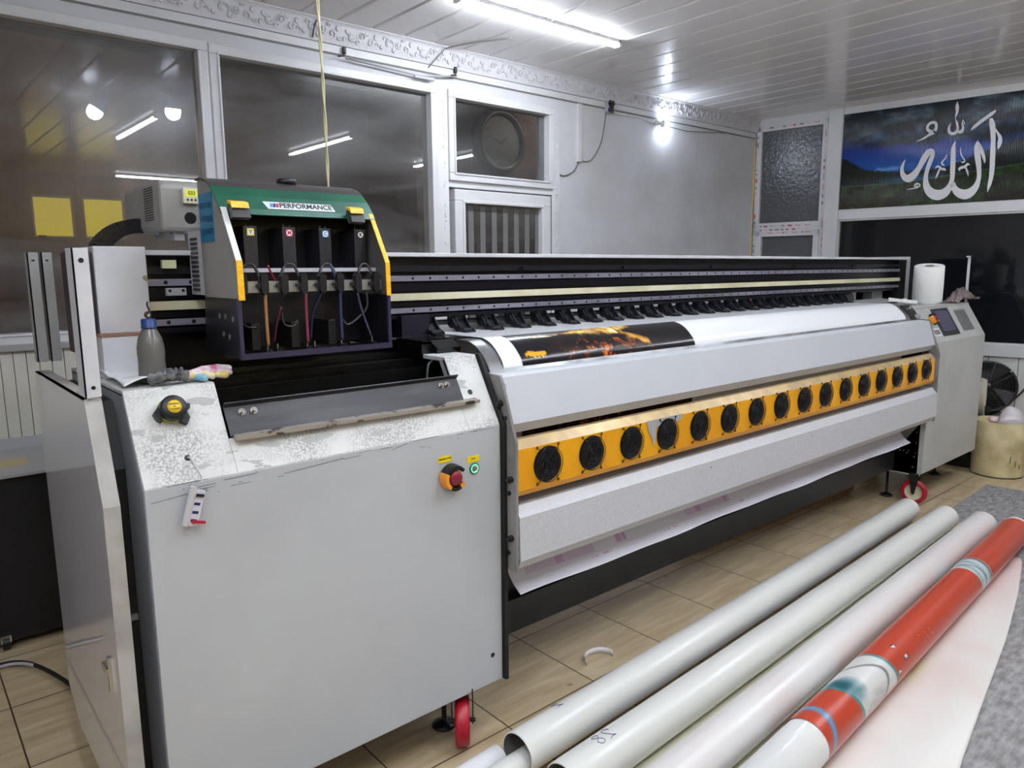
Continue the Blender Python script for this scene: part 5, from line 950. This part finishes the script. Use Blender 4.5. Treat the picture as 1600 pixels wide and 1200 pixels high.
pth = smoothpts([(.05, 3.18, .008), (.20, 3.20, .008), (.27, 3.16, .012), (.32, 3.06, .014), (.365, 2.92, .012), (.41, 2.74, .010), (.5, 2.5, .008)], 6)
tag(G().tube(pth, .0075).build('power_cable', RUBBER), 'thick black cable lying on the tiles at lower left', 'cable')
tag(G().tube([(p[0] + .004, p[1] - .022, p[2] + .002) for p in pth[:16]], .006).build('power_cable', mat('cable_grey', (176, 176, 182), .4)), 'thin light grey cable lying along the black one', 'cable')
# ================================================================ things on the left cabinet
t = thing('plastic_bottle', (.478, 1.855, 1.203), 'cloudy grey plastic bottle with blue cap standing on the left cabinet', 'bottle')
BOT = mat('bottle_plastic', (128, 126, 122), .25); BOT.node_tree.nodes['Principled BSDF'].inputs['Transmission Weight'].default_value = .35
G().rev([(.001, .0), (.028, 0), (.031, .006), (.0305, .03), (.0295, .05), (.0305, .07), (.030, .085), (.026, .105), (.018, .122), (.013, .130), (.012, .14)], (.478, 1.855, 1.203), n=36).build('bottle_body', BOT, t)
G().rev([(.001, .150), (.015, .150), (.0165, .147), (.0165, .132), (.0175, .131), (.0175, .128), (.012, .128)], (.478, 1.855, 1.203), n=24).build('cap', BLUEP, t)
g = G(); g.tube(smoothpts([(.478, 1.855, 1.353), (.474, 1.855, 1.362), (.482, 1.856, 1.370), (.478, 1.855, 1.385), (.48, 1.856, 1.392)], 3), .0022, 6); g.ring((.478, 1.855, 1.362), (0, 1, 0), .007, .0016, 14); g.build('wire_hook', mat('rusty_wire', (64, 46, 36), .5, .5), t)
def crumple(name, poly_fn, nu, nv, m, label, cat, cols=None, th=.0012):
    g = G(); g.smooth = True; vs = []; cs = []
    for i in range(nu):
        for j in range(nv): p = poly_fn(i / (nu - 1), j / (nv - 1)); vs.append(p); cs.append((i / (nu - 1), j / (nv - 1)))
    g.add(vs, [(i * nv + j, (i + 1) * nv + j, (i + 1) * nv + j + 1, i * nv + j + 1) for i in range(nu - 1) for j in range(nv - 1)])
    o = g.build(name, m, cols=None if cols is None else cols(np.array(cs))); s = o.modifiers.new('t', 'SOLIDIFY'); s.thickness = th; s.offset = 1
    return tag(o, label, cat)
crumple('paper_sheet', lambda u, v: (lerp(.402, .50, u) , lerp(1.80, 2.03, v) + .02 * u * (1 - v), 1.206 + .010 * math.sin(u * 3) * (1 - v) + .006 * abs(math.sin(v * 5 + u * 2)) + .01 * (u < .12) * v), 16, 16, WHITE, 'folded white paper under and left of the plastic bottle', 'paper')
crumple('cardboard_piece', lambda u, v: (lerp(.50, .63, u), lerp(1.86, 2.00, v) - .03 * u, 1.2035 + .002 * u), 6, 6, mat('cardboard_pale', (188, 160, 134), .7), 'small brown cardboard piece behind the stained glove', 'cardboard')
# dirty glove: grey cuff and colour stained fingers
t = thing('work_glove', (.52, 1.80, 1.203), 'crumpled work glove with grey palm and pink, yellow and blue stains', 'glove')
g = G(); g.tube(smoothpts([(.452, 1.80, 1.217), (.470, 1.79, 1.220), (.495, 1.785, 1.225), (.52, 1.79, 1.222), (.535, 1.795, 1.218)], 4), [.004] + [.0125 + .0022 * math.sin(i * 1.9) for i in range(15)] + [.01], 12)
for i in range(4): g.tube(smoothpts([(.482 + i * .012, 1.775, 1.226), (.486 + i * .012, 1.785, 1.237), (.49 + i * .012, 1.80, 1.236)], 3), .0045, 8)
g.build('glove_palm', mat('glove_grey', (74, 74, 78), .8, rgb2=(120, 120, 122), scale=40), t)
GP = mat('glove_stained', (224, 214, 220), .8, rgb2=(206, 112, 150), scale=40, lo=.46, hi=.66); GY = mat('glove_yellow', (228, 224, 210), .8, rgb2=(222, 200, 110), scale=30, lo=.46, hi=.6); GB = mat('glove_blue', (206, 218, 226), .8, rgb2=(130, 182, 210), scale=30, lo=.45, hi=.6)
for k, (e, m_) in enumerate((((.655, 1.84, 1.222), GP), ((.648, 1.815, 1.214), GP), ((.60, 1.79, 1.212), GY), ((.635, 1.80, 1.21), GY), ((.575, 1.775, 1.210), GB))):
    G().tube(smoothpts([(.528, 1.795, 1.218), (lerp(.53, e[0], .5), lerp(1.795, e[1], .5) + .004 * k, e[2] + .006), e], 5), [.009 + .001 * math.sin(i * 2 + k) for i in range(10)] + [.006], 10).build('glove_finger', m_, t)
# beacon knob with yellow disc on the slope
c = Vector((.478,) + chz(.74)); t = thing('warning_knob', tuple(c), 'round black knob with yellow disc on the worn slope of the left cabinet', 'knob')
d = Vector((0, -.9, .43)).normalized()
G().rev([(.001, 0), (.029, 0), (.030, .012), (.026, .020), (.001, .02)], c, d, 32).build('yellow_base', mat('amber_base', (150, 150, 40), .3), t)
G().rev([(.001, .040), (.024, .040), (.028, .036), (.0285, .018), (.026, .016), (.001, .016)], c, d, 32).build('knob_cap', BLACK, t)
U = d.cross(Vector((1, 0, 0))).normalized(); U = U if U.z > 0 else -U
def kp(a, b, h): return c + Vector((1, 0, 0)) * a + U * b + d * h
for pts in (((-.040, -.004), (-.026, .012), (-.026, -.026), (-.034, -.020)), ((.040, .008), (.026, .014), (.026, -.010), (.038, -.002)), ((.030, -.008), (.012, -.03), (.026, -.038), (.034, -.024))):
    g = G(); v = [kp(a, b, .004) for a, b in pts] + [kp(a, b, .02) for a, b in pts]; g.add(v, [(0, 1, 2, 3), (7, 6, 5, 4), (0, 4, 5, 1), (1, 5, 6, 2), (2, 6, 7, 3), (3, 7, 4, 0)]); g.build('knob_lug', BLACK, t)
g = G(); g.rev([(.001, .0408), (.015, .0408), (.015, .040)], c, d, 32); g.m = 1
for i, (tx, sz) in enumerate((('EMERGENCY', .0042), ('ON', .0036), ('TO RELEASE', .0040))): text_into(g, tx, sz, lambda x, y, h, i=i: kp(x, .006 - i * .006 + y, .0412 + h), .0001, .0001)
g.build('yellow_disc', [mat('disc_yellow', (224, 186, 30), .35), BLACK], t)
# usb hub hanging from its cable on the cabinet
t = thing('usb_hub', (.492, 1.64, .98), 'silver usb hub with a red stick hanging by its cable from the worn slope', 'usb hub')
p0 = Vector((.491,) + chz(.245)); G().tube(smoothpts([tuple(p0 + Vector((0, .004, 0))), tuple(p0 + Vector((.004, -.008, .0))), (.503, 1.655, 1.025), (.507, 1.646, 1.008), (.503, 1.642, .998)], 5), .0022, 8).build('cable', mat('cable_silver', (190, 190, 192), .35), t)
def hp(a, b, h): # local frame of the hub: a across, b along, h out
    ux = Vector((.96, -.0, -.28)); uy = Vector((.28, 0, .96)); return Vector((.478, 1.648, .951)) + ux * a + uy * b + Vector((0, -1, 0)) * h
def hbox(g, a0, a1, b0, b1, h0, h1): v = [hp(a, b, h) for h in (h0, h1) for a, b in ((a0, b0), (a1, b0), (a1, b1), (a0, b1))]; g.add(v, [(0, 3, 2, 1), (4, 5, 6, 7), (0, 1, 5, 4), (1, 2, 6, 5), (2, 3, 7, 6), (3, 0, 4, 7)])
g = G(); g.cyl(hp(-.004, -.045, .008), hp(-.004, .043, .008), .0075, n=20); g.build('hub_body', mat('hub_silver', (206, 206, 210), .3, .25), t)
g = G(); hbox(g, 0, .022, -.044, .036, .001, .012); g.build('hub_face', mat('hub_white', (206, 204, 214), .35), t)
for i, b in enumerate((.022, .003, -.016, -.034)):
    g = G(); hbox(g, .004, .017, b, b + .006, .0122, .0128); g.build('usb_port', BLACK if i in (0,) else mat('port_blue', (34, 34, 90), .3), t)
g = G(); hbox(g, .006, .036, -.036, -.030, .0128, .018); g.build('usb_stick', mat('stick_red', (176, 20, 50), .3), t)
g = G(); hbox(g, .004, .02, .023, .029, .0128, .017); g.build('usb_dongle', BLACK, t)
# ================================================================ things on the right cabinet
t = thing('paper_towel_roll', (5.36, 1.93, 1.213), 'thick white paper towel roll standing on the right cabinet', 'paper roll')
G().rev([(.028, 0), (.088, 0), (.091, .006), (.0915, .12), (.090, .235), (.086, .240), (.028, .240), (.028, .0)], (5.36, 1.93, 1.213), n=48).build('paper_winding', mat('tissue', (232, 232, 230), .85, bump=.3, bscale=60), t)
G().rev([(.026, .002), (.0285, .002), (.0285, .2405), (.026, .2405), (.026, .002)], (5.36, 1.93, 1.213), n=24).build('core', mat('core_card', (120, 110, 98), .8), t)
t.matrix_world = Matrix.Translation((5.36, 1.93, 1.226)) @ Matrix.Rotation(math.radians(11), 4, Vector((.34, -.94, 0)))
rr = np.random.RandomState(4)
PB = mat('clear_bag', (176, 156, 156), .12); PB.node_tree.nodes['Principled BSDF'].inputs['Transmission Weight'].default_value = .45; PB.node_tree.nodes['Principled BSDF'].inputs['Alpha'].default_value = .8
H_ = rr.rand(26, 14)
crumple('plastic_bag', lambda u, v: (lerp(5.40, 5.83, u), 1.75 + v * .10, 1.216 + (.075 * math.sin(math.pi * min(1, u * 1.1 + .05)) * math.sin(math.pi * (.15 + .7 * v)) + .03 * u ** 3) * (.5 + .9 * H_[int(u * 25), int(v * 13)])), 26, 14, PB, 'crumpled clear plastic bag on the right cabinet beside the towel roll', 'bag')
g = G(); 
for a, b_, z in (((4.60, 1.86), (4.78, 1.85), 1.252), ((4.78, 1.85), (4.96, 1.84), 1.238)):
    g.add([(a[0], a[1], z), (b_[0], b_[1], z - .012), (b_[0], b_[1], z + .006), (a[0], a[1], z + .022), (a[0], a[1] + .01, z), (b_[0], b_[1] + .01, z - .012), (b_[0], b_[1] + .01, z + .006), (a[0], a[1] + .01, z + .022)], [(0, 1, 2, 3), (7, 6, 5, 4), (0, 4, 5, 1), (1, 5, 6, 2), (2, 6, 7, 3), (3, 7, 4, 0)])
g.box(4.775, 4.795, 1.84, 1.86, 1.241, 1.262)
tag(g.build('folded_paper', mat('paper_bright', (240, 240, 240), .6)), 'folded white paper strips lying at the inner corner of the right cabinet', 'paper')
# ================================================================ right side: bin, fan
t = thing('waste_bin', (5.88, 1.57, 0), 'round pale wooden-coloured waste bin on the tiles at the right', 'bin')
BC = (5.90, 1.58, 0)
G().rev([(.001, .004), (.155, .004), (.160, .0), (.160, .012), (.157, .03), (.160, .2), (.163, .385), (.157, .385), (.152, .02), (.001, .02)], BC, n=44).build('bin_body', mat('bin_tan', (200, 186, 144), .7, rgb2=(176, 162, 120), scale=9), t)
G().rev([(.161, 0), (.1625, 0), (.1625, .008), (.161, .008)], BC, n=44).build('base_rim', DGREY, t)
g = G(); rr2 = random.Random(8)
for i in range(7):
    a = -2.4 + i * .22; z = rr2.uniform(.05, .33); x, y = BC[0] + .1635 * math.cos(a), BC[1] + .1635 * math.sin(a); g.tube([(x, y, z), (x + .002, y - .001, z + rr2.uniform(.02, .05))], .002, 4)
o = g.build('scuffs', DGREY, t); o['kind'] = 'stuff'
gp = G().ball((5.91, 1.52, .375), .12, 22, 16, (1.05, .62, .85)); gp.v = [(x + .012 * math.sin(z * 60 + y * 20), y + .01 * math.sin(x * 50), z + .018 * math.sin(x * 34 + y * 21) - .25 * max(0, x - 5.90)) for x, y, z in gp.v]
tag(gp.build('crumpled_paper', mat('paper_lilac', (214, 208, 212), .6)), 'large crumpled white paper rising out of the waste bin', 'paper')
tag(G().ball((5.80, 1.60, .40), .035, sq=(1, .8, .6)).build('crumpled_paper', mat('paper_pink', (226, 196, 206), .6)), 'small pinkish paper ball at the left rim of the waste bin', 'paper')
tag(G().ball((6.0, 1.47, .385), .045, sq=(1, .8, .6)).build('plastic_scrap', mat('scrap_blue', (60, 104, 140), .4)), 'blue plastic scrap hanging over the right rim of the bin', 'scrap')
tag(G().ball((6.16, 1.76, .40), .055, sq=(1.2, .8, .5)).build('cloth_scrap', mat('cloth_black', (16, 16, 18), .8)), 'black cloth lying behind the waste bin under the fan', 'cloth')
tag(G().ball((6.02, 1.80, .39), .05, sq=(1.0, .8, .6)).build('cloth_scrap', mat('cloth_grey', (130, 132, 136), .8)), 'grey cloth bundle behind the bin left of the crumpled paper', 'cloth')
# stack the fan and hose stand on
t = thing('low_cabinet', (6.2, 1.96, 0), 'dark low cabinet hidden behind the waste bin under the fan', 'cabinet')
G().box(5.90, 6.52, 1.748, 2.18, 0, .34).build('cabinet_body', BLACK, t, bevel=.005)
g = G(); g.tube([(5.72, 1.86, .44 + .01 * i) for i in range(2)], .01) if 0 else None
for k in range(6): g.ring((6.12 - .003 * k, 1.81 - .011 * k, .495), (.25, -.97, 0), .135 - .003 * abs(k - 3), .012, 36, 8)
tag(g.build('hose_coil', mat('rope_beige', (190, 184, 164), .7)), 'coil of beige hose leaning between right cabinet and fan', 'hose')
FC = Vector((6.43, 1.835, .538)); FN = Vector((-.93, -.36, .06)).normalized()
t = thing('floor_fan', (6.43, 1.835, .34), 'big black round fan with wire grille against the white panelling', 'fan')
FB = mat('fan_body', (14, 14, 15), .35)
R_ = .195
G().rev([(R_ - .012, .05), (R_, .055), (R_ + .004, .03), (R_, -.06), (R_ - .012, -.06), (R_ - .012, .05)], FC, FN, 56).build('drum', FB, t)
G().rev([(.001, -.055), (R_ - .01, -.055), (R_ - .01, -.06), (.001, -.06)], FC, FN, 40).build('rear_cover', BLACK, t)
g = G()
for i in range(12): g.ring(FC + FN * .058, FN, .03 + i * (R_ - .035) / 12, .0015, 48, 5)
up = Vector((0, 0, 1)); sd = FN.cross(up).normalized(); up2 = sd.cross(FN).normalized()
for i in range(8):
    a = i * math.pi / 4 + .2; dd = sd * math.cos(a) + up2 * math.sin(a); g.tube([FC + FN * .058 + dd * .02, FC + FN * .058 + dd * (R_ - .005)], .0022, 5)
g.build('wire_grille', mat('grille', (84, 84, 86), .35, .3), t)
G().rev([(.001, .062), (.032, .062), (.034, .055), (.034, -.03)], FC, FN, 24).build('hub', BLKMET, t)
for i in range(4):
    a = i * math.pi / 2 + .5; g = G(); vs = []
    for r_ in (.035, .19):
        for da, h in ((-.30, .0), (.30, .035)): dd = sd * math.cos(a + da) + up2 * math.sin(a + da); vs += [FC + dd * r_ + FN * h, FC + dd * r_ + FN * (h + .003)]
    g.add(vs, [(0, 2, 6, 4), (1, 5, 7, 3), (0, 4, 5, 1), (2, 3, 7, 6), (4, 6, 7, 5), (0, 1, 3, 2)]); g.build('blade', mat('blade_brown', (30, 26, 25), .5), t)
for a in (.9, -.9, 2.4): dd = sd * math.cos(a) + up2 * math.sin(a); G().cyl(FC + dd * (R_ - .006) + FN * .052, FC + dd * (R_ - .006) + FN * .064, .008, n=10).build('screw', CHROME, t)
tag(G().tube(smoothpts([tuple(wall_xf((2.30, .03, .66))), tuple(wall_xf((2.24, .05, .52))), tuple(wall_xf((2.15, .06, .40))), tuple(wall_xf((2.05, .1, .30)))], 5), .006).build('cable', RUBBER), 'black cable hanging down the white panelling beside the round fan', 'cable')
tag(G(wall_xf).cyl((2.30, .0, .70), (2.30, .05, .70), .04).build('plug', BLACK), 'black plug on the white panelling at the right picture edge', 'plug')
